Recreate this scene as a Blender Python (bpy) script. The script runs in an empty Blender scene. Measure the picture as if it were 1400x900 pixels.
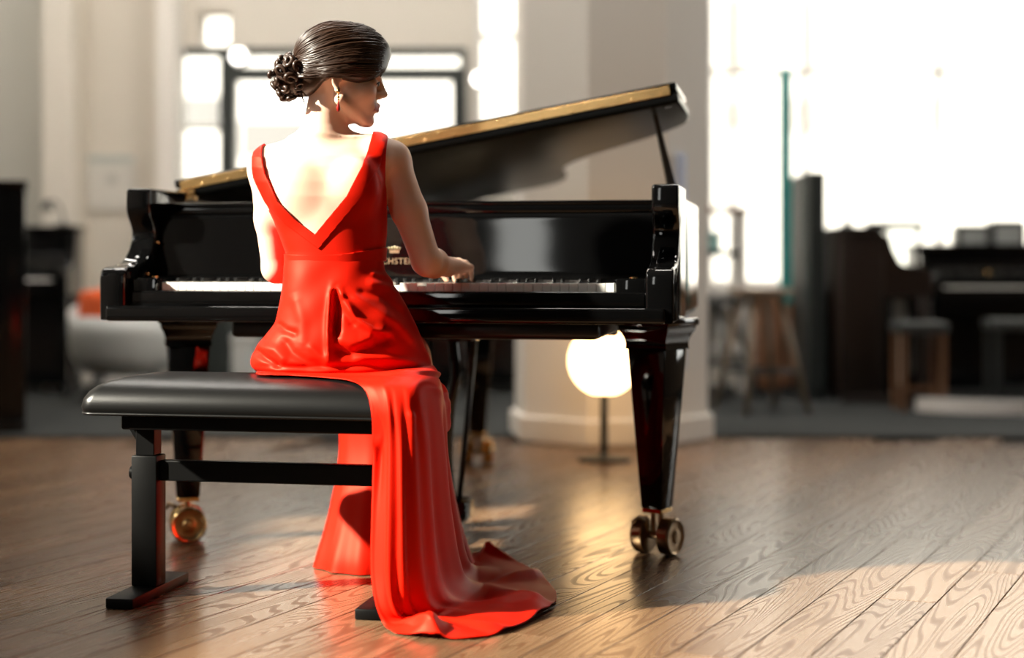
import bpy, bmesh, math, random
import numpy as np
from mathutils import Vector, Matrix

# ------------------------------------------------------------------ camera, sky, sun, exposure
SC = bpy.context.scene
COL = SC.collection
F, HZ, CH = 2200.0, 357.0, 0.82          # focal length in px of 1400, horizon row, camera height

def P(x, y, Y):
    """pixel (1400x900 frame) at depth Y -> world point"""
    return Vector(((x - 700.0) * Y / F, Y, CH - (y - HZ) * Y / F))

def G(x, y, z=0.0):
    """pixel -> world point on the horizontal plane z"""
    Y = (CH - z) * F / (y - HZ)
    return P(x, y, Y)

cam_d = bpy.data.cameras.new('camera')
cam = bpy.data.objects.new('camera', cam_d)
COL.objects.link(cam)
cam.location = (0, 0, CH)
cam.rotation_euler = (math.radians(90), 0, 0)
cam_d.sensor_width = 36.0
cam_d.lens = F / 1400.0 * 36.0
cam_d.shift_y = -(450 - HZ) / 1400.0
cam_d.clip_start = 0.05
cam_d.clip_end = 200
cam_d.dof.use_dof = True
cam_d.dof.focus_distance = 3.90
cam_d.dof.aperture_fstop = 1.05
SC.camera = cam

world = bpy.data.worlds.new('daylight')
SC.world = world
world.use_nodes = True
wn = world.node_tree.nodes['Background']
wn.inputs[0].default_value = (1.0, 0.965, 0.92, 1)
wn.inputs[1].default_value = 6.5

sun_d = bpy.data.lights.new('sun', 'SUN')
sun_d.energy = 23.0
sun_d.color = (1.0, 0.90, 0.76)
sun_d.angle = math.radians(1.6)
sun = bpy.data.objects.new('sun', sun_d)
COL.objects.link(sun)
SUN_EL = math.radians(31.0)
SUN_H = Vector((0.95, 0.31, 0)).normalized()      # horizontal travel direction
sd = Vector((SUN_H.x * math.cos(SUN_EL), SUN_H.y * math.cos(SUN_EL), -math.sin(SUN_EL)))
sun.rotation_euler = sd.to_track_quat('-Z', 'Y').to_euler()
sun.location = (-6, -3, 6)

SC.view_settings.view_transform = 'Standard'
SC.view_settings.look = 'None'
SC.view_settings.gamma = 1.0
SC.view_settings.use_curve_mapping = False
SC.view_settings.exposure = 0.0
SC.cycles.use_denoising = True
SC.cycles.sample_clamp_indirect = 6.0
SC.cycles.caustics_reflective = False
SC.cycles.caustics_refractive = False
SC.cycles.max_bounces = 8
SC.cycles.diffuse_bounces = 5

def portal(loc, rot, sx, sy):
    d = bpy.data.lights.new('window_portal', 'AREA')
    d.shape = 'RECTANGLE'; d.size = sx; d.size_y = sy
    d.cycles.is_portal = True
    o = bpy.data.objects.new('window_portal', d)
    o.location = loc; o.rotation_euler = rot
    COL.objects.link(o)

# ------------------------------------------------------------------ materials
MATS = {}
def mat(name, color=(.8, .8, .8), rough=.5, metal=0., spec=.5, coat=0., emit=None, estr=0.,
        noise=None, bump=None, sheen=0., sss=0.):
    """noise=(scale, other colour, stretch xyz)  bump=(scale, strength)"""
    if name in MATS: return MATS[name]
    m = bpy.data.materials.new(name); m.use_nodes = True
    nt = m.node_tree; b = nt.nodes['Principled BSDF']
    b.inputs['Base Color'].default_value = (*color, 1)
    b.inputs['Roughness'].default_value = rough
    b.inputs['Metallic'].default_value = metal
    b.inputs['Specular IOR Level'].default_value = spec
    b.inputs['Coat Weight'].default_value = coat
    b.inputs['Coat Roughness'].default_value = .03
    if sheen: b.inputs['Sheen Weight'].default_value = sheen
    if sss:
        b.inputs['Subsurface Weight'].default_value = sss
        b.inputs['Subsurface Radius'].default_value = (.012, .005, .003)
        b.inputs['Subsurface Scale'].default_value = 1.0
    if emit:
        b.inputs['Emission Color'].default_value = (*emit, 1)
        b.inputs['Emission Strength'].default_value = estr
    tc = None
    if noise or bump:
        tc = nt.nodes.new('ShaderNodeTexCoord')
    if noise:
        mp = nt.nodes.new('ShaderNodeMapping'); mp.inputs['Scale'].default_value = noise[2] if len(noise) > 2 else (1, 1, 1)
        n = nt.nodes.new('ShaderNodeTexNoise'); n.inputs['Scale'].default_value = noise[0]; n.inputs['Detail'].default_value = 4
        mx = nt.nodes.new('ShaderNodeMix'); mx.data_type = 'RGBA'
        mx.inputs[6].default_value = (*color, 1); mx.inputs[7].default_value = (*noise[1], 1)
        nt.links.new(tc.outputs['Object'], mp.inputs[0]); nt.links.new(mp.outputs[0], n.inputs['Vector'])
        nt.links.new(n.outputs['Fac'], mx.inputs[0]); nt.links.new(mx.outputs[2], b.inputs['Base Color'])
    if bump:
        n2 = nt.nodes.new('ShaderNodeTexNoise'); n2.inputs['Scale'].default_value = bump[0]; n2.inputs['Detail'].default_value = 3
        bp = nt.nodes.new('ShaderNodeBump'); bp.inputs['Strength'].default_value = bump[1]; bp.inputs['Distance'].default_value = .002
        nt.links.new(tc.outputs['Object'], n2.inputs['Vector'])
        nt.links.new(n2.outputs['Fac'], bp.inputs['Height']); nt.links.new(bp.outputs[0], b.inputs['Normal'])
    MATS[name] = m
    return m

def glass_mat():
    m = bpy.data.materials.new('window_glass'); m.use_nodes = True
    nt = m.node_tree; nt.nodes.clear()
    o = nt.nodes.new('ShaderNodeOutputMaterial'); mx = nt.nodes.new('ShaderNodeMixShader')
    t = nt.nodes.new('ShaderNodeBsdfTransparent'); t.inputs[0].default_value = (.97, .99, .985, 1)
    g = nt.nodes.new('ShaderNodeBsdfGlossy'); g.inputs['Roughness'].default_value = .02
    fr = nt.nodes.new('ShaderNodeFresnel'); fr.inputs[0].default_value = 1.45
    nt.links.new(fr.outputs[0], mx.inputs[0]); nt.links.new(t.outputs[0], mx.inputs[1]); nt.links.new(g.outputs[0], mx.inputs[2])
    nt.links.new(mx.outputs[0], o.inputs[0])
    return m

# ------------------------------------------------------------------ mesh helpers
class MB:
    """collects shapes; build() links them as ONE mesh object"""
    def __init__(s): s.bm = bmesh.new()
    def box(s, x0, x1, y0, y1, z0, z1, bev=0., seg=2, M=None):
        r = bmesh.ops.create_cube(s.bm, size=1.0)
        vs = r['verts']
        bmesh.ops.scale(s.bm, vec=(x1 - x0, y1 - y0, z1 - z0), verts=vs)
        bmesh.ops.translate(s.bm, vec=((x0 + x1) / 2, (y0 + y1) / 2, (z0 + z1) / 2), verts=vs)
        if bev > 0:
            es = list({e for v in vs for e in v.link_edges})
            rr = bmesh.ops.bevel(s.bm, geom=es, offset=bev, segments=seg, affect='EDGES', profile=.5)
            vs = list({v for f in rr['faces'] for v in f.verts} | {v for v in vs if v.is_valid})
        if M is not None: bmesh.ops.transform(s.bm, matrix=M, verts=vs)
        return s
    def prism(s, pts, axis, a0, a1, bev=0., seg=2):
        """polygon pts in the two other axes (cyclic order), extruded along axis"""
        def mk(p, a):
            if axis == 'x': return (a, p[0], p[1])
            if axis == 'y': return (p[0], a, p[1])
            return (p[0], p[1], a)
        v0 = [s.bm.verts.new(mk(p, a0)) for p in pts]; v1 = [s.bm.verts.new(mk(p, a1)) for p in pts]
        n = len(pts); fs = [s.bm.faces.new(v0), s.bm.faces.new(v1[::-1])]
        for i in range(n):
            fs.append(s.bm.faces.new((v0[i], v1[i], v1[(i + 1) % n], v0[(i + 1) % n])))
        bmesh.ops.recalc_face_normals(s.bm, faces=fs)
        if bev > 0:
            es = [e for e in {e for f in fs[:2] for e in f.edges}]
            bmesh.ops.bevel(s.bm, geom=es, offset=bev, segments=seg, affect='EDGES', profile=.5)
        return s
    def frustum(s, c0, c1, h0, h1, n=4, rot=math.pi / 4, caps=True, sq=True):
        """between centre c0 (half size h0) and c1 (half size h1)"""
        c0, c1 = Vector(c0), Vector(c1); d = (c1 - c0).normalized()
        q = d.to_track_quat('Z', 'Y').to_matrix()
        k = 1 / math.cos(math.pi / n) if sq else 1
        rings = []
        for c, h in ((c0, h0), (c1, h1)):
            rings.append([s.bm.verts.new(c + q @ Vector((math.cos(rot + 2 * math.pi * i / n) * h * k, math.sin(rot + 2 * math.pi * i / n) * h * k, 0))) for i in range(n)])
        for i in range(n):
            s.bm.faces.new((rings[0][i], rings[0][(i + 1) % n], rings[1][(i + 1) % n], rings[1][i]))
        if caps:
            s.bm.faces.new(rings[0][::-1]); s.bm.faces.new(rings[1])
        return s
    def cyl(s, c0, c1, r0, r1=None, n=16):
        return s.frustum(c0, c1, r0, r0 if r1 is None else r1, n, 0, True, False)
    def tube(s, pts, rad, n=8, cap=True):
        pts = [Vector(p) for p in pts]
        rs = rad if hasattr(rad, '__len__') else [rad] * len(pts)
        prev = None; rings = []
        for i, p in enumerate(pts):
            d = (pts[min(i + 1, len(pts) - 1)] - pts[max(i - 1, 0)]).normalized()
            if prev is None:
                a = d.orthogonal().normalized()
            else:
                a = (prev - d * prev.dot(d)).normalized()
            prev = a; b = d.cross(a)
            rings.append([s.bm.verts.new(p + (a * math.cos(2 * math.pi * k / n) + b * math.sin(2 * math.pi * k / n)) * rs[i]) for k in range(n)])
        for i in range(len(rings) - 1):
            for k in range(n):
                s.bm.faces.new((rings[i][k], rings[i][(k + 1) % n], rings[i + 1][(k + 1) % n], rings[i + 1][k]))
        if cap:
            s.bm.faces.new(rings[0][::-1]); s.bm.faces.new(rings[-1])
        return s
    def lathe(s, prof, c=(0, 0, 0), n=24, axis='z'):
        """prof: (radius, height) list"""
        c = Vector(c); rings = []
        for r, h in prof:
            ring = []
            for k in range(n):
                a = 2 * math.pi * k / n; u, v = r * math.cos(a), r * math.sin(a)
                o = {'z': (u, v, h), 'x': (h, u, v), 'y': (v, h, u)}[axis]
                ring.append(s.bm.verts.new(c + Vector(o)))
            rings.append(ring)
        for i in range(len(rings) - 1):
            for k in range(n):
                s.bm.faces.new((rings[i][k], rings[i][(k + 1) % n], rings[i + 1][(k + 1) % n], rings[i + 1][k]))
        s.bm.faces.new(rings[0][::-1]); s.bm.faces.new(rings[-1])
        return s
    def ball(s, c, r, sx=1, sy=1, sz=1, u=20, v=12):
        rr = bmesh.ops.create_uvsphere(s.bm, u_segments=u, v_segments=v, radius=r)
        bmesh.ops.scale(s.bm, vec=(sx, sy, sz), verts=rr['verts'])
        bmesh.ops.translate(s.bm, vec=c, verts=rr['verts'])
        return s
    def grid(s, rows, close_u=False):
        """rows of points -> quad sheet"""
        vr = [[s.bm.verts.new(p) for p in r] for r in rows]
        for i in range(len(vr) - 1):
            n = len(vr[i])
            for k in range(n if close_u else n - 1):
                s.bm.faces.new((vr[i][k], vr[i][(k + 1) % n], vr[i + 1][(k + 1) % n], vr[i + 1][k]))
        return s
    def build(s, name, m, parent=None, smooth=False, angle=None, loc=None, keep_normals=False):
        if not keep_normals: bmesh.ops.recalc_face_normals(s.bm, faces=s.bm.faces[:])
        me = bpy.data.meshes.new(name); s.bm.to_mesh(me); s.bm.free()
        me.materials.append(m)
        return link(name, me, parent, smooth, angle, loc)

def link(name, me, parent=None, smooth=False, angle=None, loc=None):
    if smooth or angle:
        me.polygons.foreach_set('use_smooth', [True] * len(me.polygons))
        if angle:
            me.set_sharp_from_angle(angle=math.radians(angle))
    o = bpy.data.objects.new(name, me); COL.objects.link(o)
    if parent is not None: o.parent = parent
    if loc is not None: o.location = loc
    return o

def empty(name, loc=(0, 0, 0), rz=0.):
    o = bpy.data.objects.new(name, None); o.empty_display_size = .1
    o.location = loc; o.rotation_euler = (0, 0, rz); COL.objects.link(o)
    return o

def tag(o, label, cat, group=None):
    o['label'] = label; o['category'] = cat
    if group: o['group'] = group
    return o

def struct(o, label=None):
    o['kind'] = 'structure'
    if label: o['label'] = label
    return o

def copy_tree(o, parent=None):
    c = o.copy(); COL.objects.link(c); c.parent = parent
    for ch in o.children: copy_tree(ch, c)
    return c

def catmull(pts, n=8, closed=False):
    pts = [Vector(p) for p in pts]; out = []
    m = len(pts)
    rng = range(m) if closed else range(m - 1)
    for i in rng:
        if closed: p0, p1, p2, p3 = pts[i - 1], pts[i], pts[(i + 1) % m], pts[(i + 2) % m]
        else: p0, p1, p2, p3 = pts[max(i - 1, 0)], pts[i], pts[i + 1], pts[min(i + 2, m - 1)]
        for k in range(n):
            t = k / n
            out.append(.5 * ((2 * p1) + (p2 - p0) * t + (2 * p0 - 5 * p1 + 4 * p2 - p3) * t * t + (3 * p1 - p0 - 3 * p2 + p3) * t ** 3))
    if not closed: out.append(pts[-1])
    return out
# ------------------------------------------------------------------ the room
YB = 10.5            # back wall
XL, XR, YR, ZC = -4.4, 6.5, -3.0, 5.0
plaster = mat('plaster_cream', (.74, .69, .61), .8, noise=(1.3, (.70, .655, .575)), bump=(60, .05))
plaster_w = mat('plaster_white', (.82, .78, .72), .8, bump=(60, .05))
ceil_m = mat('ceiling_grey', (.14, .137, .13), .9, bump=(40, .04))
dark_frame = mat('frame_anthracite', (.035, .042, .04), .45, bump=(90, .03))
white_frame = mat('frame_white', (.80, .78, .75), .5, bump=(90, .02))
carpet_m = mat('carpet_charcoal', (.027, .030, .029), .95, noise=(240, (.018, .020, .020)), bump=(500, .4))
GLASS = glass_mat()

def oak():
    m = bpy.data.materials.new('oak_plank'); m.use_nodes = True
    nt = m.node_tree; N = nt.nodes; L = nt.links; b = N['Principled BSDF']
    tc = N.new('ShaderNodeTexCoord'); oi = N.new('ShaderNodeObjectInfo'); geo = N.new('ShaderNodeNewGeometry')
    # every plank reads its own piece of an endless board: offset by its random number
    off = N.new('ShaderNodeVectorMath'); off.operation = 'SCALE'; off.inputs[0].default_value = (31, 57, 13)
    L.new(oi.outputs['Random'], off.inputs['Scale'])
    add = N.new('ShaderNodeVectorMath'); L.new(tc.outputs['Object'], add.inputs[0]); L.new(off.outputs[0], add.inputs[1])
    mp = N.new('ShaderNodeMapping'); mp.inputs['Scale'].default_value = (1.0, .085, 1); L.new(add.outputs[0], mp.inputs[0])
    n1 = N.new('ShaderNodeTexNoise'); n1.inputs['Scale'].default_value = 7.5; n1.inputs['Detail'].default_value = 1.2; n1.inputs['Distortion'].default_value = .2
    L.new(mp.outputs[0], n1.inputs['Vector'])
    mul = N.new('ShaderNodeMath'); mul.operation = 'MULTIPLY'; mul.inputs[1].default_value = 185; L.new(n1.outputs['Fac'], mul.inputs[0])
    sn = N.new('ShaderNodeMath'); sn.operation = 'SINE'; L.new(mul.outputs[0], sn.inputs[0])
    ring = N.new('ShaderNodeMapRange'); ring.inputs[1].default_value = .25; ring.inputs[2].default_value = 1.0; L.new(sn.outputs[0], ring.inputs[0])
    # fine pores along the board
    mp2 = N.new('ShaderNodeMapping'); mp2.inputs['Scale'].default_value = (260, 9, 1); L.new(add.outputs[0], mp2.inputs[0])
    n2 = N.new('ShaderNodeTexNoise'); n2.inputs['Scale'].default_value = 1.0; n2.inputs['Detail'].default_value = 2; L.new(mp2.outputs[0], n2.inputs['Vector'])
    cr = N.new('ShaderNodeValToRGB'); cr.color_ramp.elements[0].color = (.150, .086, .046, 1); cr.color_ramp.elements[1].color = (.245, .150, .085, 1)
    L.new(oi.outputs['Random'], cr.inputs[0])
    mx = N.new('ShaderNodeMix'); mx.data_type = 'RGBA'; mx.blend_type = 'MULTIPLY'; mx.inputs[7].default_value = (.58, .49, .42, 1)
    L.new(ring.outputs[0], mx.inputs[0]); L.new(cr.outputs[0], mx.inputs[6])
    mx2 = N.new('ShaderNodeMix'); mx2.data_type = 'RGBA'; mx2.blend_type = 'MULTIPLY'; mx2.inputs[7].default_value = (.72, .66, .6, 1)
    L.new(n2.outputs['Fac'], mx2.inputs[0]); L.new(mx.outputs[2], mx2.inputs[6])
    L.new(mx2.outputs[2], b.inputs['Base Color'])
    rr = N.new('ShaderNodeMapRange'); rr.inputs[3].default_value = .26; rr.inputs[4].default_value = .36; L.new(ring.outputs[0], rr.inputs[0]); L.new(rr.outputs[0], b.inputs['Roughness'])
    bp = N.new('ShaderNodeBump'); bp.invert = True; bp.inputs['Strength'].default_value = .07; bp.inputs['Distance'].default_value = .0012
    L.new(ring.outputs[0], bp.inputs['Height']); L.new(bp.outputs[0], b.inputs['Normal'])
    b.inputs['Specular IOR Level'].default_value = .5
    return m
OAK = oak()

fl = MB().box(XL - .2, XR + .2, YR - .2, YB + .4, -.12, -.012).build('floor', mat('subfloor_gap', (.05, .035, .025), .9, noise=(9, (.03, .02, .015))))
struct(fl, 'oak plank floor of the showroom')
PW, PL_, PA = .135, 2.1, math.radians(25.5)       # plank width, length, direction off the camera axis
pe = (math.cos(PA), -math.sin(PA)); pd = (math.sin(PA), math.cos(PA))
pb = MB().box(-PW / 2 + .0009, PW / 2 - .0009, -PL_ / 2 + .0009, PL_ / 2 - .0009, -.0125, 0, .0012, 1)
me_plank = bpy.data.meshes.new('floor_plank'); pb.bm.to_mesh(me_plank); pb.bm.free(); me_plank.materials.append(OAK)
rnd = random.Random(5)
far = bmesh.new(); nplank = 0
for i in range(-70, 75):
    sh = rnd.random() * PL_
    for j in range(-6, 9):
        a = i * PW; b_ = j * PL_ + sh
        cx = a * pe[0] + b_ * pd[0]; cy = a * pe[1] + b_ * pd[1]
        if cx < XL - .6 or cx > XR + .6 or cy < YR - .6 or cy > 7.9: continue
        inview = False
        for k in range(-4, 5):
            qx, qy = cx + pd[0] * k * PL_ / 8, cy + pd[1] * k * PL_ / 8
            if 3.15 < qy < 7.5 and abs(qx) < .325 * qy + .1: inview = True
        ends = [(cx + s_ * pd[0] * PL_ / 2, cy + s_ * pd[1] * PL_ / 2) for s_ in (-1, 1)]
        if not inview and any(not (XL - .1 < e[0] < XR + .1 and YR - .1 < e[1] < 8.6) for e in ends): continue
        M = Matrix.Translation((cx, cy, 0)) @ Matrix.Rotation(-PA, 4, 'Z')
        if inview:
            o = bpy.data.objects.new('floor_plank', me_plank); COL.objects.link(o); o.parent = fl; o.matrix_local = M; nplank += 1
        else:
            vs = [far.verts.new(M @ Vector((sx * PW / 2 * .987, sy * PL_ / 2 * .999, 0))) for sx, sy in ((-1, -1), (1, -1), (1, 1), (-1, 1))]
            far.faces.new(vs)
me = bpy.data.meshes.new('outer_planks'); far.to_mesh(me); far.free(); me.materials.append(OAK)
o = link('outer_planks', me, fl); o['kind'] = 'stuff'
print('planks', nplank)

YC = .82 * F / (600 - HZ)
struct(MB().box(XL, XR, YC, YB + .3, -.011, .014, .004, 1).build('floor_carpet', carpet_m), 'charcoal carpet behind the wooden floor')
struct(MB().box(XL - .2, XR + .2, YR - .2, YB + .4, ZC, ZC + .15).build('ceiling', ceil_m))

def wall_y(name, y0, y1, x0, x1, z0, z1, holes, m):
    """wall in the xz plane with rectangular openings (x0,x1,z0,z1)"""
    xs = sorted({x0, x1, *[h[0] for h in holes], *[h[1] for h in holes]}); b = MB()
    for a, c in zip(xs[:-1], xs[1:]):
        hs = sorted([h for h in holes if h[0] <= a + 1e-6 and h[1] >= c - 1e-6], key=lambda h: h[2])
        z = z0
        for h in hs:
            if h[2] > z + 1e-6: b.box(a, c, y0, y1, z, h[2])
            z = h[3]
        if z < z1 - 1e-6: b.box(a, c, y0, y1, z, z1)
    return struct(b.build(name, m))

def wall_x(name, x0, x1, y0, y1, z0, z1, holes, m):
    ys = sorted({y0, y1, *[h[0] for h in holes], *[h[1] for h in holes]}); b = MB()
    for a, c in zip(ys[:-1], ys[1:]):
        hs = sorted([h for h in holes if h[0] <= a + 1e-6 and h[1] >= c - 1e-6], key=lambda h: h[2])
        z = z0
        for h in hs:
            if h[2] > z + 1e-6: b.box(x0, x1, a, c, z, h[2])
            z = h[3]
        if z < z1 - 1e-6: b.box(x0, x1, a, c, z, z1)
    return struct(b.build(name, m))

def bx(x, Y): return (x - 700) * Y / F        # pixel column -> X at depth
def bz(y, Y): return CH - (y - HZ) * Y / F    # pixel row -> Z at depth

NW = [0]
def window_y(x0, x1, z0, z1, y, fm, cols=(), rows=(), t=.05, d=.08, label=None):
    NW[0] += 1
    b = MB()
    b.box(x0, x0 + t, y, y + d, z0, z1).box(x1 - t, x1, y, y + d, z0, z1)
    b.box(x0 + t, x1 - t, y, y + d, z0, z0 + t).box(x0 + t, x1 - t, y, y + d, z1 - t, z1)
    w = struct(b.build('window_%d' % NW[0], fm), label)
    for c in cols: MB().box(c - t / 2, c + t / 2, y + .01, y + d - .01, z0 + t, z1 - t).build('mullion', fm, w)
    for r in rows:
        MB().box(x0 + t, x1 - t, y + .015, y + d - .015, r - t / 2, r + t / 2).build('glazing_bar', fm, w)
    cs = [x0 + t] + sorted(cols) + [x1 - t]; rs = [z0 + t] + sorted(rows) + [z1 - t]
    for a, c in zip(cs[:-1], cs[1:]):
        for e, f in zip(rs[:-1], rs[1:]):
            MB().box(a, c, y + d / 2 - .004, y + d / 2 + .004, e, f).build('pane', GLASS, w)
    return w

# openings in the back wall
dx0, dx1 = bx(240, YB), bx(638, YB); dz1 = bz(66, YB)
nx0, nx1 = bx(648, YB), bx(742, YB)
gx0, gx1 = bx(968, YB), bx(1400, YB) + 1.6
gz0, gz1 = bz(392, YB), 3.7
sq = (bx(272, YB), bx(315, YB), bz(64, YB), bz(16, YB))
wall_y('wall_back', YB, YB + .28, XL - .2, XR + .2, 0, ZC,
       [(dx0, dx1, 0, dz1), (sq[0], sq[1], sq[2], sq[3]), (nx0, nx1, 1.42, 3.0), (gx0, gx1, gz0, gz1)], plaster)
portal(((gx0 + gx1) / 2, YB + .3, (gz0 + gz1) / 2), (math.radians(-90), 0, 0), gx1 - gx0, gz1 - gz0)
portal(((dx0 + dx1) / 2, YB + .3, dz1 / 2), (math.radians(-90), 0, 0), dx1 - dx0, dz1)
# left window wall with the clerestory the sun comes through
wy0, wy1, wz0, wz1 = .9, 3.95, 2.32, 4.75
wall_x('wall_left', XL - .25, XL, YR, YB, 0, ZC, [(wy0, wy1, wz0, wz1)], plaster)
portal((XL - .3, (wy0 + wy1) / 2, (wz0 + wz1) / 2), (0, math.radians(-90), 0), wz1 - wz0, wy1 - wy0)
wall_x('wall_right', XR, XR + .25, YR, YB, 0, ZC, [(7.6, 9.8, .7, 3.7)], mat('plaster_umber', (.20, .15, .11), .85, bump=(60, .05)))
portal((XR + .3, 8.7, 2.2), (0, math.radians(90), 0), 3.0, 2.2)
rw = (-2.95, -2.45, 1.2, 4.1)
wall_y('wall_rear', YR - .25, YR, XL - .2, XR + .2, 0, ZC, [rw], mat('plaster_rear', (.055, .055, .052), .85, bump=(60, .05)))
window_y(rw[0], rw[1], rw[2], rw[3], YR - .2, white_frame, (), (2.6,), .03)
# left clerestory frame
NW[0] += 1
b = MB()
b.box(XL - .2, XL - .12, wy0, wy0 + .06, wz0, wz1).box(XL - .2, XL - .12, wy1 - .06, wy1, wz0, wz1)
b.box(XL - .2, XL - .12, wy0 + .06, wy1 - .06, wz0, wz0 + .06).box(XL - .2, XL - .12, wy0 + .06, wy1 - .06, wz1 - .06, wz1)
w = struct(b.build('window_%d' % NW[0], white_frame))
MB().box(XL - .165, XL - .157, wy0 + .06, wy1 - .06, wz0 + .06, wz1 - .06).build('pane', GLASS, w)
# right wall window
NW[0] += 1
b = MB()
for yy in (7.6, 8.67, 9.74): b.box(XR + .05, XR + .13, yy, yy + .06, .7, 3.7)
b.box(XR + .05, XR + .13, 7.66, 9.74, .7, .76).box(XR + .05, XR + .13, 7.66, 9.74, 3.64, 3.7)
w = struct(b.build('window_%d' % NW[0], white_frame))
for yy in (7.66, 8.73): MB().box(XR + .085, XR + .093, yy, yy + 1.01, .76, 3.64).build('pane', GLASS, w)

# the big window at the right and the small ones
window_y(gx0, gx1, gz0, gz1, YB + .08, white_frame,
         (bx(1005, YB), bx(1105, YB), bx(1290, YB), bx(1400, YB) + .7), (bz(96, YB),), .04, label='wide white framed window above the sill')
window_y(nx0, nx1, 1.42, 3.0, YB + .08, white_frame, (), (2.3,), .05, label='tall narrow window beside the pillar')
window_y(sq[0], sq[1], sq[2], sq[3], YB + .08, white_frame, (), (), .02, label='small square window above the glass door')
sill = struct(MB().box(gx0 - .05, gx1, YB - .22, YB + .02, gz0 - .05, gz0, .008, 1).build('trim_1', mat('sill_white', (.85, .82, .78), .35, bump=(50, .02))), 'white sill of the wide window')

# glass door set: dark frames
dr = struct(MB().box(dx0 + .0, dx0 + .045, YB - .02, YB + .1, 0, dz1).box(dx1 - .045, dx1, YB - .02, YB + .1, 0, dz1)
            .box(dx0 + .045, dx1 - .045, YB - .02, YB + .1, dz1 - .05, dz1).build('door_1', dark_frame), 'glass entrance with anthracite frames')
pxs = [(302, 324)]
MB().box(bx(301, YB), bx(323, YB), YB - .04, YB + .1, 0, dz1 - .05, .005, 1).build('door_post', dark_frame, dr)
MB().box(bx(323, YB), dx1 - .045, YB - .03, YB + .1, bz(110, YB), bz(92, YB), .004, 1).build('transom', dark_frame, dr)
MB().box(bx(618, YB), bx(636, YB), YB - .04, YB + .09, 0, bz(92, YB) - .0, .004, 1).build('door_post', dark_frame, dr)
MB().box(dx0 + .045, bx(301, YB), YB + .02, YB + .07, bz(178, YB), bz(172, YB)).build('glazing_bar', white_frame, dr)
for a_, b_ in ((dx0 + .045, bx(301, YB)), (bx(323, YB), bx(618, YB))): MB().box(a_, b_, YB + .02, YB + .07, 0, 1.2, .004, 1).build('kick_panel', dark_frame, dr)  # solid lower door, made taller to darken the lid reflections
MB().box(dx0 + .045, bx(301, YB), YB + .036, YB + .044, 1.2, dz1 - .05).build('pane', GLASS, dr)
MB().box(bx(323, YB), bx(618, YB), YB + .036, YB + .044, 1.2, bz(110, YB)).build('pane', GLASS, dr)
MB().box(bx(323, YB), dx1 - .045, YB + .036, YB + .044, bz(92, YB), dz1 - .05).build('pane', GLASS, dr)

# jamb beside the door, in whiter plaster for its sunlit look, pilaster on the left
struct(MB().box(bx(214, 10.2), bx(239, 10.2), YB - .32, YB, 0, ZC, .006, 1).build('trim_2', plaster_w), 'door jamb whitened as if sunlit')
struct(MB().box(bx(58, 10.1), bx(98, 10.1), YB - .42, YB, 0, ZC, .01, 1).build('trim_3', plaster), 'cream pilaster on the back wall')
struct(MB().box(XL, bx(58, 9.9), YB - .14, YB, 0, ZC).build('trim_4', mat('plaster_grey', (.52, .51, .46), .85, bump=(60, .05))), 'greyer wall panel by the pilaster')
struct(MB().box(bx(98, YB), bx(214, YB), YB - .02, YB, .014, .10, .004, 1).build('baseboard_back', white_frame))

# the pillar behind the piano
py_ = 7.07
pc = Vector((bx(836, py_ + .35), py_ + .46, 0)); R_ = .425
pts = []
for k in range(8):
    a = math.pi / 8 + k * math.pi / 4 + math.radians(7)
    pts.append((pc.x + R_ * 1.082 * math.cos(a), pc.y + R_ * 1.082 * math.sin(a)))
pil = struct(MB().prism(pts, 'z', .12, ZC).build('wall_pillar', plaster_w), 'broad octagonal cream pillar behind the piano')
MB().prism([(pc.x + (x - pc.x) * 1.06, pc.y + (y - pc.y) * 1.06) for x, y in pts], 'z', 0, .12, .01, 1).build('plinth', plaster_w, pil)

# poster on the left wall panel
po = tag(MB().box(bx(116, YB), bx(186, YB), YB - .018, YB, bz(288, YB), bz(211, YB), .002, 1).build('wall_notice', mat('paper_white', (.70, .68, .63), .7, bump=(30, .02))),
         'pale framed notice sheet on the cream wall by the door', 'notice')
MB().box(bx(120, YB), bx(182, YB), YB - .021, YB - .0175, bz(222, YB), bz(213, YB)).build('heading_strip', mat('print_grey', (.48, .52, .49), .7, bump=(30, .02)), po)
MB().box(bx(148, YB), bx(160, YB), YB - .0205, YB - .0175, bz(252, YB), bz(240, YB)).build('printed_mark', mat('print_grey2', (.50, .50, .47), .7, bump=(30, .02)), po)

# unseen fill panels added on the ceiling to brighten the far end of the showroom
for x_, y_, w_ in ((-2.9, 8.5, 'above the lower black upright piano'), (-.7, 8.5, 'before the glass door'), (1.5, 8.5, 'above the bar stools'), (-1.9, 6.3, 'above the tail of the grand piano'), (.75, 5.7, 'over the oak floor before the pillar')):
    cl_ = empty('fill_panel', (x_, y_, ZC)); tag(cl_, 'added unseen fill panel on the ceiling ' + w_, 'ceiling light', 'added fill panels')
    MB().box(-.78, .78, -.24, .24, -.05, 0, .004, 1).build('housing', white_frame, cl_)
    MB().box(-.75, .75, -.21, .21, -.056, -.0505).build('diffuser', mat('fill_glow', (1, 1, 1), .5, emit=(1, .94, .86), estr=33.), cl_)

# spot lamps high at the door head
for (x, y, r) in ((326, 77, .045), (655, 108, .04)):
    s = empty('spot_lamp', P(x, y, 10.2)); tag(s, 'small bright round spotlight above the glass door' if x < 400 else 'small bright round spotlight between the glass door and the pillar', 'spotlight')
    MB().lathe([(r * 1.2, .0), (r * 1.25, .09), (r * .8, .16)], axis='y', n=16).build('housing', white_frame, s, angle=40)
    MB().lathe([(r, -.004), (r, .0)], axis='y', n=16).build('bulb_face', mat('lamp_white', (1, 1, 1), .5, emit=(1, .96, .9), estr=6.), s)
    MB().cyl((0, .1, 0), (0, .3, .0), .012, n=8).build('bracket', white_frame, s)

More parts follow.
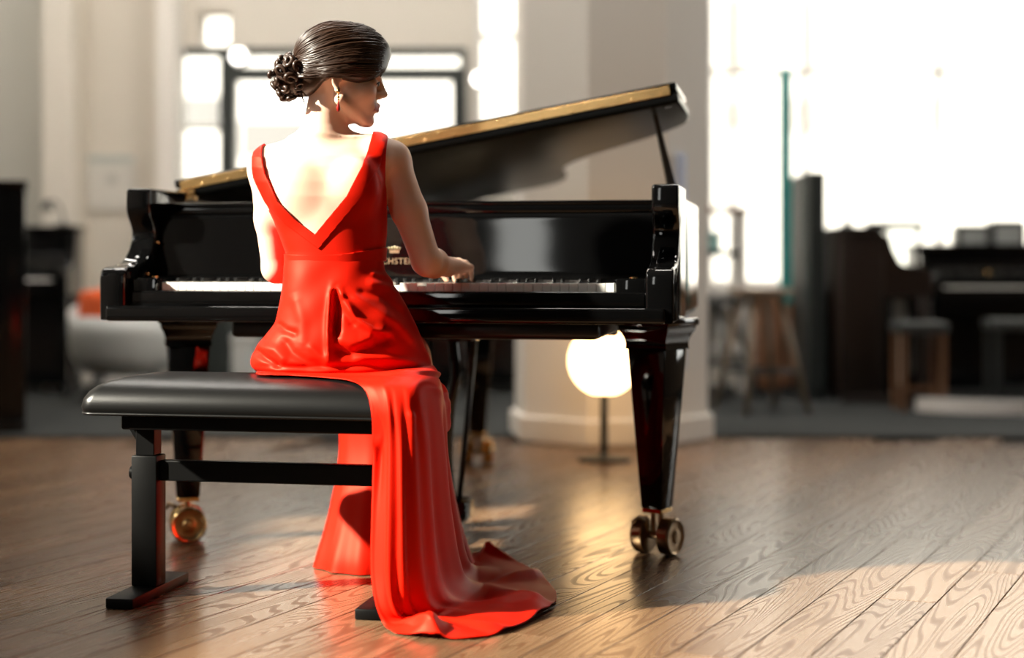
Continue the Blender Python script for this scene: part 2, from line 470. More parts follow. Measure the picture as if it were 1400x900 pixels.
# ------------------------------------------------------------------ outside: pale street front in full daylight
fac = mat('facade_pale', (.56, .54, .51), .9, noise=(.6, (.52, .50, .475)))
gr = mat('street_pale', (.45, .44, .42), .9, noise=(2, (.40, .39, .37)))
struct(MB().box(-16, 20, YB + .45, 24, -.3, -.05).build('ground', gr), 'pale street outside the windows')
bd = empty('street_building', (0, 19, 0)); tag(bd, 'pale building across the street seen through the windows', 'building')
MB().box(-14, 18, 0, 3, -.05, 9).build('wall', fac, bd)
wd = mat('facade_window', (.30, .31, .32), .3, bump=(20, .02))
for (x, y, x2, y2) in ((250, 132, 300, 174), (1085, 135, 1150, 178), (1195, 132, 1273, 176), (1330, 155, 1400, 200), (985, 140, 1040, 172), (330, 165, 420, 215), (470, 130, 560, 160), (990, 0, 1020, 90), (1098, 0, 1112, 90)):
    MB().box(bx(x, 19), bx(x2, 19), -.03, .02, bz(y2, 19), bz(y, 19)).build('facade_window', mat('facade_dark', (.14, .135, .13), .6, bump=(20, .02)) if x < 400 else mat('facade_rose', (.30, .26, .24), .8, bump=(20, .02)), bd)
# ------------------------------------------------------------------ the grand piano
lac = mat('black_lacquer', (.0015, .0015, .0016), .05, spec=.5, noise=(3, (.002, .002, .0021)), bump=(6, .004))
satin = mat('black_satin', (.004, .004, .004), .32, bump=(120, .02))
brass = mat('brass', (.78, .50, .22), .22, metal=1., bump=(120, .03))
brass_d = mat('brass_aged', (.30, .20, .11), .30, metal=1., bump=(90, .06))
ivory = mat('ivory', (.86, .84, .79), .18, bump=(200, .005))
ebony = mat('ebony', (.012, .012, .012), .22, bump=(200, .02))
felt = mat('felt_dark', (.025, .02, .02), .95, bump=(300, .2))
iron = mat('plate_gold', (.45, .30, .12), .35, metal=.8, bump=(60, .04))
spruce = mat('spruce', (.50, .33, .17), .5, noise=(20, (.42, .26, .13), (8, 1, 1)))

PIA = math.radians(-10.0)
pn = empty('grand_piano', (-.345, 4.19, 0), PIA)
tag(pn, 'glossy black concert grand piano with its lid propped open', 'piano')
WH = .765
tail = catmull([(.765, 1.0, 0), (.735, 1.2, 0), (.61, 1.42, 0), (.42, 1.62, 0), (.285, 1.82, 0), (.205, 2.05, 0), (.17, 2.3, 0), (.145, 2.55, 0),
                (.07, 2.72, 0), (-.1, 2.8, 0), (-.35, 2.82, 0), (-.6, 2.75, 0), (-.735, 2.6, 0), (-.765, 2.4, 0)], 5)
def outline(yf, inset=0.):
    pts = [Vector((WH, yf, 0))] + tail + [Vector((-WH, yf, 0))]
    if inset:
        n = len(pts); out = []
        for i, p in enumerate(pts):
            a = pts[max(i - 1, 0)]; c = pts[min(i + 1, n - 1)]
            t = (c - a).normalized(); out.append(p + Vector((-t.y, t.x, 0)) * inset)
        return out
    return pts
# rim: a bent wall around the soundboard
o_, i_ = outline(.40), outline(.40, .055)
rows = []
for (pp, z, ins) in ((o_, .672, .006), (o_, .66, .014), (i_, .66, 0), (i_, 1.0, 0), (o_, 1.0, .012), (o_, .992, .003), (o_, .985, 0), (o_, .68, 0)):
    q = outline(.40, ins) if pp is o_ else pp
    rows.append([(p.x, p.y, z) for p in q])
bmb = MB(); bmb.grid(rows + [rows[0]])
rim = bmb.build('rim', lac, pn, angle=35)
MB().prism([(p.x, p.y) for p in outline(.40, .05)], 'z', .80, .815).build('soundboard', spruce, pn)
MB().prism([(p.x, p.y) for p in outline(.50, .075)], 'z', .86, .875, .004, 1).build('iron_plate', iron, pn)
# arms (cheeks): profile in y,z, extruded across
prof = catmull([(-.02, .662, 0), (-.022, .72, 0), (-.022, .772, 0), (-.012, .796, 0), (.02, .805, 0), (.07, .808, 0), (.125, .822, 0), (.165, .852, 0), (.187, .888, 0),
                (.182, .915, 0), (.160, .942, 0), (.150, .965, 0), (.150, 1.0, 0), (.153, 1.018, 0), (.165, 1.022, 0)], 4)
prof = [(p.x, p.y) for p in prof] + [(.42, 1.022), (.42, .662)]
for s in (-1, 1):
    x0, x1 = (WH - .070, WH + .001) if s > 0 else (-WH - .001, -WH + .070)
    MB().prism(prof, 'x', x0, x1, .007, 3).build('arm', lac, pn, angle=40)
# belly rail closing the front of the case, music shelf and front moulding
MB().box(-WH + .07, WH - .07, .28, .42, .80, .972, .006).build('stretcher', lac, pn, angle=40)
MB().box(-WH + .07, WH - .07, .235, .46, .972, .984, .005).build('music_shelf', lac, pn, angle=40)
# fallboard: slanted polished board with a rolled lower edge
fb = catmull([(.195, .768, 0), (.205, .785, 0), (.215, .85, 0), (.2235, .91, 0), (.2275, .94, 0), (.235, .952, 0)], 5)
fbp = [(p.x, p.y) for p in fb] + [(.275, .952), (.275, .768)]
fbo = MB().prism(fbp, 'x', -WH + .072, WH - .072).build('fallboard', lac, pn, angle=40)
MB().box(-WH + .072, WH - .072, .190, .20, .755, .768, .002, 1).build('felt_strip', felt, pn)
MB().box(-WH + .072, WH - .072, .228, .262, .951, .9715, .006, 2).build('fallboard_rail', lac, pn, angle=40)
# key blocks, key slip and key bed
for s in (-1, 1):
    a, c = (.616, WH - .071) if s > 0 else (-WH + .071, -.616)
    MB().box(a, c, .004, .196, .71, .775, .005, 2).build('key_block', lac, pn, angle=40)
    MB().cyl(((a + c) / 2, .09, .774), ((a + c) / 2, .09, .7785), .011, n=14).build('key_block_screw', brass, pn, angle=40)
MB().box(-WH + .071, WH - .071, .0, .026, .700, .741, .006, 3).build('key_slip', lac, pn, angle=40)
MB().box(-WH + .02, WH - .02, -.035, .44, .660, .701, .008, 3).build('key_bed', lac, pn, angle=40)
MB().box(-.45, .56, .12, .62, .612, .659, .014, 3).build('key_bed_panel', satin, pn, angle=40)
# keys
wk_l = 1.2235 / 52
KX0 = -.6125
kd = MB().box(-wk_l / 2 + .0006, wk_l / 2 - .0006, 0, .150, -.022, 0, .0014, 2)
me_w = bpy.data.meshes.new('white_key'); kd.bm.to_mesh(me_w); kd.bm.free(); me_w.materials.append(ivory)
bk = MB().prism([(.052, -.012), (.052, .004), (.058, .0115), (.15, .0125), (.15, -.012)], 'x', -.0048, .0048, .0015, 1)
me_b = bpy.data.meshes.new('black_key'); bk.bm.to_mesh(me_b); bk.bm.free(); me_b.materials.append(ebony)
names = 'ABCDEFG'
for k in range(52):
    x = KX0 + wk_l * (k + .5)
    link('white_key', me_w, pn, loc=(x, .034, .7625 - (.007 if k in (30, 27) else 0)))
    if names[k % 7] in 'ACDFG' and k < 51:
        link('black_key', me_b, pn, loc=(x + wk_l / 2, .034, .7625))
# maker's gilt lettering on the fallboard
fc = bpy.data.curves.new('lettering', 'FONT'); fc.body = 'C. BECHSTEIN'; fc.size = .0235; fc.align_x = 'CENTER'; fc.extrude = .0004; fc.space_character = 1.08
to = bpy.data.objects.new('t', fc); COL.objects.link(to)
bpy.context.view_layer.update()
tm = bpy.data.meshes.new_from_object(to.evaluated_get(bpy.context.evaluated_depsgraph_get()))
bpy.data.objects.remove(to)
gilt = mat('gilt', (.70, .56, .36), .3, metal=.9, bump=(100, .02))
tm.materials.clear(); tm.materials.append(gilt)
slope = math.atan2(.0093, .063)
tt = link('lettering', tm, fbo); tt.location = (-.028, .2078, .812); tt.rotation_euler = (math.pi / 2 - slope, 0, 0)
# crown emblem: band, five points with beads
cb = MB(); cb.box(-.013, .013, 0, .0012, 0, .004, 0)
for k in range(5):
    a = (k - 2) * .0062; h = .013 + (.004 if k == 2 else .0015 if k in (1, 3) else 0)
    cb.prism([(a * .8 - .0022, .004), (a * .8 + .0022, .004), (a * 1.25, h)], 'y', 0, .0012)
    cb.ball((a * 1.25, .0006, h + .0012), .0017, u=8, v=6)
cr = cb.build('crown_emblem', gilt, fbo); cr.location = (-.014, .2122, .842); cr.rotation_euler = (-slope, 0, 0)
# raised lettering on the inside of the bass arm is too faint to read: left out; round stud and lid hinges
MB().lathe([(.004, 0), (.006, .004), (.003, .007)], (-WH + .0705, .20, .872), n=12, axis='x').build('stud', brass, pn, smooth=True)
MB().lathe([(.004, 0), (.006, .004), (.003, .007)], (-WH + .0705, .13, .783), n=12, axis='x').build('stud', brass, pn, smooth=True)
# lid: hinged along the bass side, front flap folded back on top of it
LA = math.atan(.178)
lid = empty('lid', (0, 0, 0)); lid.parent = pn
lid.location = (-WH, 0, 1.002); lid.rotation_euler = (0, -LA, 0)
lp = outline(.52)
lb = MB(); lb.prism([(p.x + WH + .004 * 0, p.y) for p in lp], 'z', 0.0, .034, .012, 4)
lidm = lb.build('lid_panel', mat('lid_lacquer', (.0018, .0018, .0018), .30, spec=.07, noise=(3, (.0024, .0024, .0024)), bump=(6, .004)), lid, angle=50)
fl_ = MB().box(.0, 2 * WH, .525, .915, .0375, .0625, .005, 2).build('front_flap', lac, lid, angle=40)
MB().box(.02, 2 * WH - .02, .5165, .5245, .027, .0545, .0015, 1).build('piano_hinge', mat('hinge_brass', (.74, .47, .20), .27, metal=1., bump=(300, .1)), lid, angle=40)
for k in range(34):
    x = .045 + k * (2 * WH - .09) / 33
    MB().lathe([(.0035, -.0022), (.0028, -.003), (.001, -.0034)], (x, .5165, .0335 if k % 2 else .0485), n=8, axis='y').build('hinge_screw', brass, lid, smooth=True)
MB().cyl((2 * WH - .035, .545, -.004), (2 * WH - .035, .545, .001), .012, n=12).build('lid_buffer', ebony, lid, angle=40)
# strap hinges between lid and rim on the bass side
for y in (.50, 1.3, 2.1):
    for dx in (0, .028):
        for dz in (0, .017):
            MB().box(-WH + .012 + dx, -WH + .036 + dx, y - .0, y + .03, 1.001 + dz, 1.016 + dz, .002, 1).build('lid_hinge', brass, pn)
# prop stick
MB().frustum((.715, .74, .99), (.655, .715, 1.258), .012, .005).build('lid_prop', mat('prop_grey', (.07, .07, .068), .4, bump=(60, .03)), pn, angle=40)
# legs with casters
def leg(x, y, rz, tail_leg=False):
    L = empty('leg', (x, y, 0), rz); L.parent = pn
    b = MB()
    b.box(-.088, .088, -.088, .088, .640, .661, .006, 2)
    # scrolled head
    rows_ = []
    for z, h in ((.640, .080), (.628, .079), (.615, .072), (.600, .066), (.585, .0645), (.574, .066)):
        rows_.append([(h, -h, z), (h, h, z), (-h, h, z), (-h, -h, z)])
    b.grid(rows_, True)
    b.build('leg_head', lac, L, angle=30)
    b = MB(); b.frustum((0, 0, .129), (0, 0, .576), .0335, .0620)
    bmesh.ops.bevel(b.bm, geom=b.bm.edges[:], offset=.006, segments=2, affect='EDGES', profile=.5)
    b.build('leg_shaft', lac, L, angle=30)
    MB().box(-.032, .032, -.032, .032, .117, .131, .003, 1).build('ferrule', brass, L, angle=40)
    c = MB(); c.cyl((-.012, 0, .06), (-.012, 0, .118), .0075, n=10).cyl((.012, 0, .06), (.012, 0, .118), .0075, n=10)
    c.cyl((-.05, 0, .052), (.05, 0, .052), .012, n=12)
    c.build('caster_fork', brass_d, L, angle=40)
    for s in (-1, 1):
        w = MB().lathe([(.0, s * .022), (.046, s * .022), (.052, s * .026), (.052, s * .056), (.047, s * .061), (.043, s * .059), (.040, s * .0575), (.018, s * .060), (.014, s * .064), (.0, s * .065)], (0, 0, .0525), n=28, axis='x').build('caster_wheel', brass_d if x > 0 else brass, L, angle=35)
    MB().tube([(-.022, -.03, .095), (-.03, -.055, .105), (-.045, -.06, .09)], .006, 6).build('brake_lever', brass_d, L, smooth=True)
    return L
leg(.685, .44, math.radians(-25)); leg(-.69, .42, math.radians(-66)); leg(-.2, 2.3, math.radians(20))
# pedal lyre
ly = empty('pedal_lyre', (-.03, .60, 0)); ly.parent = pn
MB().box(-.17, .17, -.05, .06, .585, .612, .006, 2).build('lyre_head', lac, ly, angle=40)
for s in (-1, 1):
    b = MB()
    cur = catmull([(s * .095, 0, .59), (s * .105, 0, .48), (s * .085, 0, .36), (s * .08, 0, .22), (s * .09, 0, .11)], 5)
    b.tube(cur, [.017] * len(cur), 8).build('lyre_post', lac, ly, smooth=True)
    MB().tube([(s * .03, 0, .59), (s * .03, 0, .11)], .005, 8).build('pedal_rod', satin, ly, smooth=True)
    MB().tube([(s * .11, .03, .115), (s * .10, .36, .655)], .009, 8).build('lyre_brace', satin, ly, smooth=True)
MB().box(-.15, .15, -.06, .06, .055, .115, .01, 2).build('pedal_box', lac, ly, angle=40)
for k in (-1, 0, 1):
    cur = [(k * .06, .0, .075), (k * .06, -.10, .072), (k * .06, -.165, .058)]
    MB().tube(cur, [.010, .011, .017], 8).build('pedal', brass, ly, smooth=True)
MB().box(-.55, .55, .62, .70, .60, .66, .004, 1).build('case_beam', satin, pn)
MB().box(-.52, .02, 1.75, 1.83, .60, .66, .004, 1).build('case_beam', satin, pn)

# ------------------------------------------------------------------ the bench
leather = mat('black_leather', (.004, .004, .004), .32, spec=.30, noise=(30, (.005, .005, .005)), bump=(420, .12))
bsat = mat('bench_black', (.0022, .0022, .0022), .42, spec=.12, noise=(25, (.003, .003, .003)), bump=(150, .05))
BA = math.radians(-11.0)
bn = empty('piano_bench', (-.5925, 3.892, 0), BA)
tag(bn, 'black leather piano bench on T shaped steel legs', 'bench')
hl, hd = .402, .175
rows = []
def rrect(a, b_, r, n=7):
    out = []
    for (cx, cy, a0) in ((a - r, b_ - r, 0), (-a + r, b_ - r, 90), (-a + r, -b_ + r, 180), (a - r, -b_ + r, 270)):
        for k in range(n + 1):
            t = math.radians(a0 + 90 * k / n); out.append((cx + r * math.cos(t), cy + r * math.sin(t)))
    return out
for z, ins in ((.457, .02), (.455, .004), (.458, -.002), (.475, -.006), (.494, -.002), (.510, .008), (.523, .022), (.533, .042), (.541, .075), (.5455, .115), (.547, .15)):
    rows.append([(x, y, z) for x, y in rrect(hl - ins, hd - ins, max(.035 - ins * .15, .01))])
sb = MB().grid(rows, True); sb.bm.faces.new(sb.bm.verts[-32:]) if False else None
sb.bm.verts.ensure_lookup_table(); nn = len(rows[0])
sb.bm.faces.new([sb.bm.verts[i] for i in range(nn)][::-1]); sb.bm.faces.new([sb.bm.verts[-nn + i] for i in range(nn)])
seat = sb.build('seat', leather, bn, smooth=True, angle=60)
pip = [(x, y, .460) for x, y in rrect(hl + .003, hd + .003, .037)]
MB().tube(pip + [pip[0]], .0035, 6).build('piping', leather, seat, smooth=True)
MB().box(-hl + .09, hl - .09, -hd + .03, hd - .03, .421, .456, .004, 1).build('seat_frame', bsat, bn, angle=40)
for s in (-1, 1):
    xc = s * .305
    MB().box(xc - .035, xc + .035, -.17, .17, 0, .026, .004, 2).build('foot', bsat, bn, angle=40)
    MB().box(xc - .033, xc + .033, -.03, .03, .026, .345, .004, 2).build('leg', bsat, bn, angle=40)
    MB().box(xc - .024, xc + .024, -.023, .023, .345, .422, .002, 1).build('inner_post', bsat, bn, angle=40)
    MB().prism([(-s * 0 + xc + s * .024, .375), (xc + s * .052, .418), (xc + s * .044, .421), (xc + s * .024, .392)], 'y', -.012, .012).build('brace', bsat, bn)
    MB().cyl((xc + s * .033, 0, .30), (xc + s * .045, 0, .30), .016, n=14).build('height_knob', bsat, bn, angle=40)
MB().box(-.272, .272, -.014, .014, .283, .333, .003, 1).build('cross_bar', bsat, bn, angle=40)
# ------------------------------------------------------------------ things in the soft background
bk_gloss = mat('upright_black', (.003, .003, .003), .14, noise=(4, (.004, .004, .004)), bump=(8, .01))
walnut = mat('walnut', (.020, .011, .007), .35, noise=(6, (.013, .007, .005), (1, 1, 8)))
pale_wood = mat('pale_wood', (.27, .20, .14), .5, noise=(9, (.21, .15, .10), (1, 1, 6)))
steel = mat('dark_steel', (.05, .055, .055), .4, metal=.6, bump=(90, .02))
CF = .014       # carpet surface

def upright(loc, rz, h, w, d, m, label, group=None, candle=False):
    """upright piano, keyboard on its -y side, origin on the floor at the middle of its back"""
    o = empty('upright_piano', loc, rz); tag(o, label, 'piano', group)
    kz = .66 if h < 1.0 else .70
    MB().box(-w / 2, w / 2, -.24, 0, .05, h - .03, .008, 2).build('case', m, o, angle=40)
    MB().box(-w / 2 - .015, w / 2 + .015, -.27, .01, h - .03, h, .008, 2).build('top_lid', m, o, angle=40)
    for s in (-1, 1):
        x0, x1 = sorted((s * w / 2, s * (w / 2 - .045)))
        pr_ = [(-.24, kz - .10), (-d + .02, kz - .10), (-d, kz - .07), (-d, kz + .03), (-d + .05, kz + .06), (-.34, kz + .09), (-.30, kz + .16), (-.27, h - .04), (-.24, h - .04)]
        MB().prism(pr_, 'x', x0, x1, .004, 1).build('cheek', m, o, angle=40)
        MB().box(x0, x1, -d + .02, -d + .08, .04, kz - .10, .006, 1).build('front_leg', m, o, angle=40)
        MB().box(x0, x1, -d + .01, -.0, .0, .05, .006, 1).build('toe_block', m, o, angle=40)
    MB().box(-w / 2 + .045, w / 2 - .045, -d + .01, -.24, kz - .09, kz - .045, .004, 1).build('key_bed', m, o)
    MB().box(-w / 2 + .045, w / 2 - .045, -d + .005, -d + .03, kz - .05, kz - .012, .003, 1).build('key_slip', m, o)
    MB().prism([(-.26, kz + .005), (-.285, kz + .14), (-.27, kz + .15), (-.24, kz + .15), (-.24, kz + .005)], 'x', -w / 2 + .046, w / 2 - .046).build('fallboard', m, o)
    MB().box(-w / 2 + .06, w / 2 - .06, -.255, -.24, kz + .17, h - .06, .003, 1).build('upper_panel', m, o)
    MB().box(-w / 2 + .06, w / 2 - .06, -.255, -.24, .12, kz - .12, .003, 1).build('lower_panel', m, o)
    kw = (w - .22) / 52
    for k in range(52):
        link('white_key', UPW, o, loc=(-(w - .22) / 2 + kw * (k + .5), -d + .035, kz))
        if 'ABCDEFG'[k % 7] in 'ACDFG' and k < 51:
            link('black_key', me_b, o, loc=(-(w - .22) / 2 + kw * (k + 1), -d + .035, kz))
    for k in (-1, 1): MB().tube([(k * .05, -.25, .05), (k * .05, -.33, .05)], [.008, .014], 8).build('pedal', brass, o, smooth=True)
    for k in (-1, 1): MB().ball((k * .30, -.289, kz + .075), .012, u=10, v=6).build('fallboard_knob', brass, o, smooth=True)
    return o
uk = MB().box(-.0106, .0106, 0, .145, -.02, 0, .0012, 1)
UPW = bpy.data.meshes.new('upright_white_key'); uk.bm.to_mesh(UPW); uk.bm.free(); UPW.materials.append(ivory)

# left: tall black upright end-on, a lower one behind it with a lamp
upright((bx(35, 8.1), 8.1, CF), math.radians(-73.2), 1.185, 1.08, .58, bk_gloss, 'tall black upright piano seen end on beside the left wall')
u2 = upright((bx(104, 9.9) - .64, 9.98, CF), math.radians(6), 1.02, 1.30, .58, bk_gloss, 'lower black upright piano with a small gooseneck lamp on top')
gl = empty('gooseneck_lamp', (bx(84, 9.8), 9.84, CF + 1.02)); tag(gl, 'small dark gooseneck lamp on the lower black upright piano', 'lamp')
MB().lathe([(.05, 0), (.052, .008), (.02, .018), (.008, .022)], n=18).build('base', steel, gl, angle=40)
cu = catmull([(0, 0, .02), (-.005, 0, .07), (-.03, 0, .13), (-.06, 0, .155), (-.085, -.01, .14)], 6)
MB().tube(cu, .0065, 8).build('neck', steel, gl, smooth=True)
MB().lathe([(.012, .03), (.022, .02), (.040, -.028), (.037, -.028), (.018, .016)], (-.095, -.015, .125), n=18).build('shade', steel, gl, smooth=True)

upright((bx(646, 9.9), 10.2, CF), 0, 1.17, 1.25, .56, bk_gloss, 'black upright piano added behind the grand piano to darken its lid reflection')  # invented piano, hidden here so the lid underside reflects something dark
# white tub chair with an orange cushion
wsh = mat('white_shell', (.62, .63, .61), .4, bump=(40, .02)); orange = mat('orange_fabric', (.75, .11, .02), .8, bump=(300, .2))
def tub_chair(loc, rz, label):
    o = empty('tub_chair', loc, rz); tag(o, label, 'chair')
    rows_ = []
    for z, r in ((.17, .18), (.20, .25), (.28, .285), (.40, .30), (.50, .305)):
        rows_.append([(r * math.cos(a) * 1.05, r * math.sin(a), z + (.10 * max(0, math.sin(a)) if z > .39 else 0)) for a in [2 * math.pi * k / 28 for k in range(28)]])
    for z, r in ((.50, .275), (.34, .26), (.31, .0)):
        rows_.append([(r * math.cos(a) * 1.05, r * math.sin(a), z + (.10 * max(0, math.sin(a)) if z > .39 else 0)) for a in [2 * math.pi * k / 28 for k in range(28)]])
    b = MB().grid(rows_, True); b.build('shell', wsh, o, smooth=True)
    MB().lathe([(.10, .335), (.24, .34), (.262, .38), (.262, .60), (.245, .635), (.15, .65), (.0, .652)], n=28).build('cushion', orange, o, smooth=True)
    for sx in (-1, 1):
        for sy in (-1, 1): MB().tube([(sx * .12, sy * .12, .22), (sx * .21, sy * .21, 0)], [.016, .011], 8).build('leg', steel, o, smooth=True)
    return o
tub_chair((bx(166, 8.95), 9.06, CF), math.radians(20), 'white tub chair with a thick orange cushion behind the grand piano')
cr_ = empty('storage_crate', (bx(333, 9.6), 9.7, CF)); tag(cr_, 'small white crate standing before the glass door', 'crate')
MB().box(-.075, .075, -.09, .09, .02, bz(463, 9.6) - CF, .006, 1).build('body', wsh, cr_)
MB().box(-.08, .08, -.095, .095, bz(468, 9.6) - CF, bz(460, 9.6) - CF, .004, 1).build('crate_rim', wsh, cr_)
for s in (-1, 1): MB().box(s * .055 - .012, s * .055 + .012, -.07, .07, 0, .02).build('foot', steel, cr_)

# globe lamp glowing in front of the pillar
gp = Vector((bx(826, 6.62), 6.62, 0))
lp_ = empty('globe_lamp', gp); tag(lp_, 'glowing warm globe floor lamp in front of the pillar', 'lamp')
gz_ = bz(493, 6.62)
MB().lathe([(.11, 0), (.112, .012), (.03, .022), (.014, .03)], n=24).build('base', steel, lp_, angle=40)
MB().cyl((0, 0, .025), (0, 0, gz_ - .11), .016, n=12).build('stem', steel, lp_, angle=40)
MB().lathe([(.05, -.022), (.055, .0), (.03, .012)], (0, 0, gz_ - .120), n=18).build('collar', steel, lp_, angle=40)
MB().ball((0, 0, gz_), .145, u=28, v=18).build('globe', mat('globe_glow', (1, .9, .8), .4, emit=(1, .62, .28), estr=9.0, bump=(20, .01)), lp_, smooth=True)

# thin pale blue box on the pillar
ac = MB().box(bx(929, 6.95), bx(943, 6.95), 7.09, 7.12, bz(510, 6.95), bz(206, 6.95), .006, 1).build('blue_strip', mat('pale_blue', (.55, .66, .90), .25, bump=(20, .01)))
ac.location = (.008, .065, 0)
tag(ac, 'slim pale blue strip standing out from the pillar', 'sign')

# white shelf unit behind the treble end of the piano
su = empty('shelf_unit', (bx(972, 9.7), 9.75, CF)); tag(su, 'white shelf unit with a brown top beyond the pillar', 'shelf')
for x in (-.20, .17): MB().box(x, x + .03, -.15, .15, 0, bz(294, 9.7), .003, 1).build('side_panel', white_frame, su)
MB().box(-.21, .21, -.16, .16, bz(294, 9.7), bz(287, 9.7), .004, 1).build('top', mat('brown_board', (.24, .09, .045), .5, noise=(7, (.18, .065, .03), (8, 1, 1))), su)
for y in (350, 420, 480): MB().box(-.17, .17, -.145, .145, bz(y + 4, 9.7), bz(y - 4, 9.7), .002, 1).build('shelf_board', steel if y == 350 else white_frame, su)
bx_ = MB().box(-.10, .06, -.10, .06, 0, .11, .006, 1).build('storage_box', mat('box_teal', (.30, .52, .50), .6, bump=(40, .03)), loc=(bx(970, 9.7), 9.72, CF + bz(346, 9.7) - .0))
tag(bx_, 'pale teal box standing on the dark shelf board', 'box')
MB().box(-.104, .064, -.104, .064, .085, .115, .005, 1).build('box_lid', mat('box_teal_lid', (.40, .58, .56), .6, bump=(40, .03)), bx_)

# bar stools
def stool(loc, rz, label, wood, h=.62, r=.17):
    o = empty('bar_stool', loc, rz); tag(o, label, 'stool', None)
    MB().lathe([(r * .6, h - .045), (r * .96, h - .04), (r, h - .025), (r, h - .006), (r * .95, h), (.0, h - .004)], n=26).build('seat', wood, o, angle=40)
    for k in range(4):
        a = math.pi / 4 + k * math.pi / 2; c_, s_ = math.cos(a), math.sin(a)
        MB().tube([(c_ * r * .6, s_ * r * .6, h - .04), (c_ * (r + .09), s_ * (r + .09), 0)], [.021, .015], 8).build('leg', wood, o, smooth=True)
    for k in range(4):
        a = math.pi / 4 + k * math.pi / 2; b = a + math.pi / 2; q = r + .045
        MB().tube([(math.cos(a) * q, math.sin(a) * q, .22), (math.cos(b) * q, math.sin(b) * q, .22)], .010, 6).build('rung', steel, o, smooth=True)
    return o
stool((bx(1040, 8.6), 8.6, CF), math.radians(20), 'pale wooden bar stool with splayed legs before the window sill', pale_wood, .66)
stool((bx(983, 9.2), 9.35, CF), math.radians(50), 'dark bar stool beside the white shelf unit', mat('stool_grey', (.09, .095, .095), .5, bump=(60, .04)), .60)

# invented cabinet under the sill, its reddish colour painting a sunlit wall
cb_ = empty('sunlit_wall_cabinet', (bx(1076, 9.9), 10.0, CF)); tag(cb_, 'invented cabinet, reddish for the sunlit wall under the window sill', 'cabinet')
cm = mat('sunlit_red_wood', (.50, .24, .13), .5, noise=(8, (.42, .19, .10), (1, 1, 8)))
MB().box(-.16, .16, 0, .18, 0, .60, .004, 1).build('body', cm, cb_)
for s in (-1, 1):
    d_ = MB().box(s * .08 - .074, s * .08 + .074, -.018, 0, .03, .57, .003, 1).build('door', cm, cb_)
    MB().ball((s * .02, -.026, .32), .009, u=8, v=6).build('knob', steel, d_, smooth=True)

# tall dark board, brown upright seen from its end, display frame
db = empty('partition_board', (bx(1118, 9.3), 9.45, CF)); tag(db, 'tall dark partition board beside the brown upright piano', 'partition')
MB().box(-.047, .047, -.15, .45, .03, bz(238, 9.3), .006, 1).build('panel', mat('board_dark', (.010, .014, .013), .6, bump=(60, .05)), db)
for y in (-.12, .36): MB().box(-.12, .12, y, y + .06, 0, .03, .004, 1).build('foot', steel, db)
bu = upright((bx(1137, 9.35), 9.55, CF), math.radians(90), 1.0, .95, .52, walnut, 'dark brown upright piano seen from its end facing the black one')
cs = empty('candlestick', (bx(1161, 9.4), 9.45, CF + 1.0)); tag(cs, 'dark turned candlestick on the brown upright piano', 'candlestick')
MB().lathe([(.045, 0), (.045, .012), (.016, .03), (.012, .07), (.022, .09), (.010, .10)], n=16).build('stem', steel, cs, smooth=True)
MB().lathe([(.022, .10), (.026, .118), (.012, .12), (.012, .15), (.0, .152)], n=16).build('cup', steel, cs, angle=40)
df = empty('glass_screen', (bx(1222, 10.2), 10.18, CF)); tag(df, 'dark framed glass screen behind the brown upright piano', 'screen')
fw = .155
for s in (-1, 1): MB().box(s * fw - .014, s * fw + .014, -.014, .014, 0, bz(306, 9.9), .002, 1).build('post', steel, df)
MB().box(-fw - .03, fw + .03, -.02, .02, bz(316, 9.9), bz(305, 9.9), .003, 1).build('top_rail', steel, df)
MB().box(-fw + .014, fw - .014, -.01, .01, bz(402, 9.9), bz(396, 9.9), .002, 1).build('lower_rail', steel, df)
MB().box(-fw + .014, fw - .014, -.003, .003, bz(396, 9.9), bz(316, 9.9)).build('pane', GLASS, df)
for s in (-1, 1): MB().box(s * fw - .03, s * fw + .03, -.13, .13, 0, .02, .003, 1).build('foot', steel, df)

# black piano facing the camera at the right, with boxes on top
rp = upright((bx(1257, 9.4) + .70, 9.75, CF), math.radians(2), .905, 1.40, .56, bk_gloss, 'low black upright piano at the window with glass boxes on its lid')
acr = mat('clear_acrylic', (.50, .52, .51), .15, noise=(12, (.30, .32, .31)), bump=(30, .05))
for i, (x0, x1, hgt, lab) in enumerate(((1312, 1352, .115, 'long clear box with dark ends on the low black upright piano'), (1358, 1400, .14, 'taller clear box on the low black upright piano'))):
    gb = empty('glass_box', (bx((x0 + x1) / 2, 9.55), 9.62, CF + .906)); tag(gb, lab, 'box'); hw = (x1 - x0) / 2 * 9.55 / F
    MB().box(-hw, hw, -.07, .07, 0, hgt * .8, .003, 1).build('body', acr, gb)
    MB().box(-hw - .004, hw + .004, -.075, .075, hgt * .8, hgt, .004, 1).build('box_lid', steel, gb)
    for s in (-1, 1): MB().box(s * hw - .012, s * hw + .012, -.074, .074, 0, hgt * .8, .003, 1).build('end_band', steel, gb)
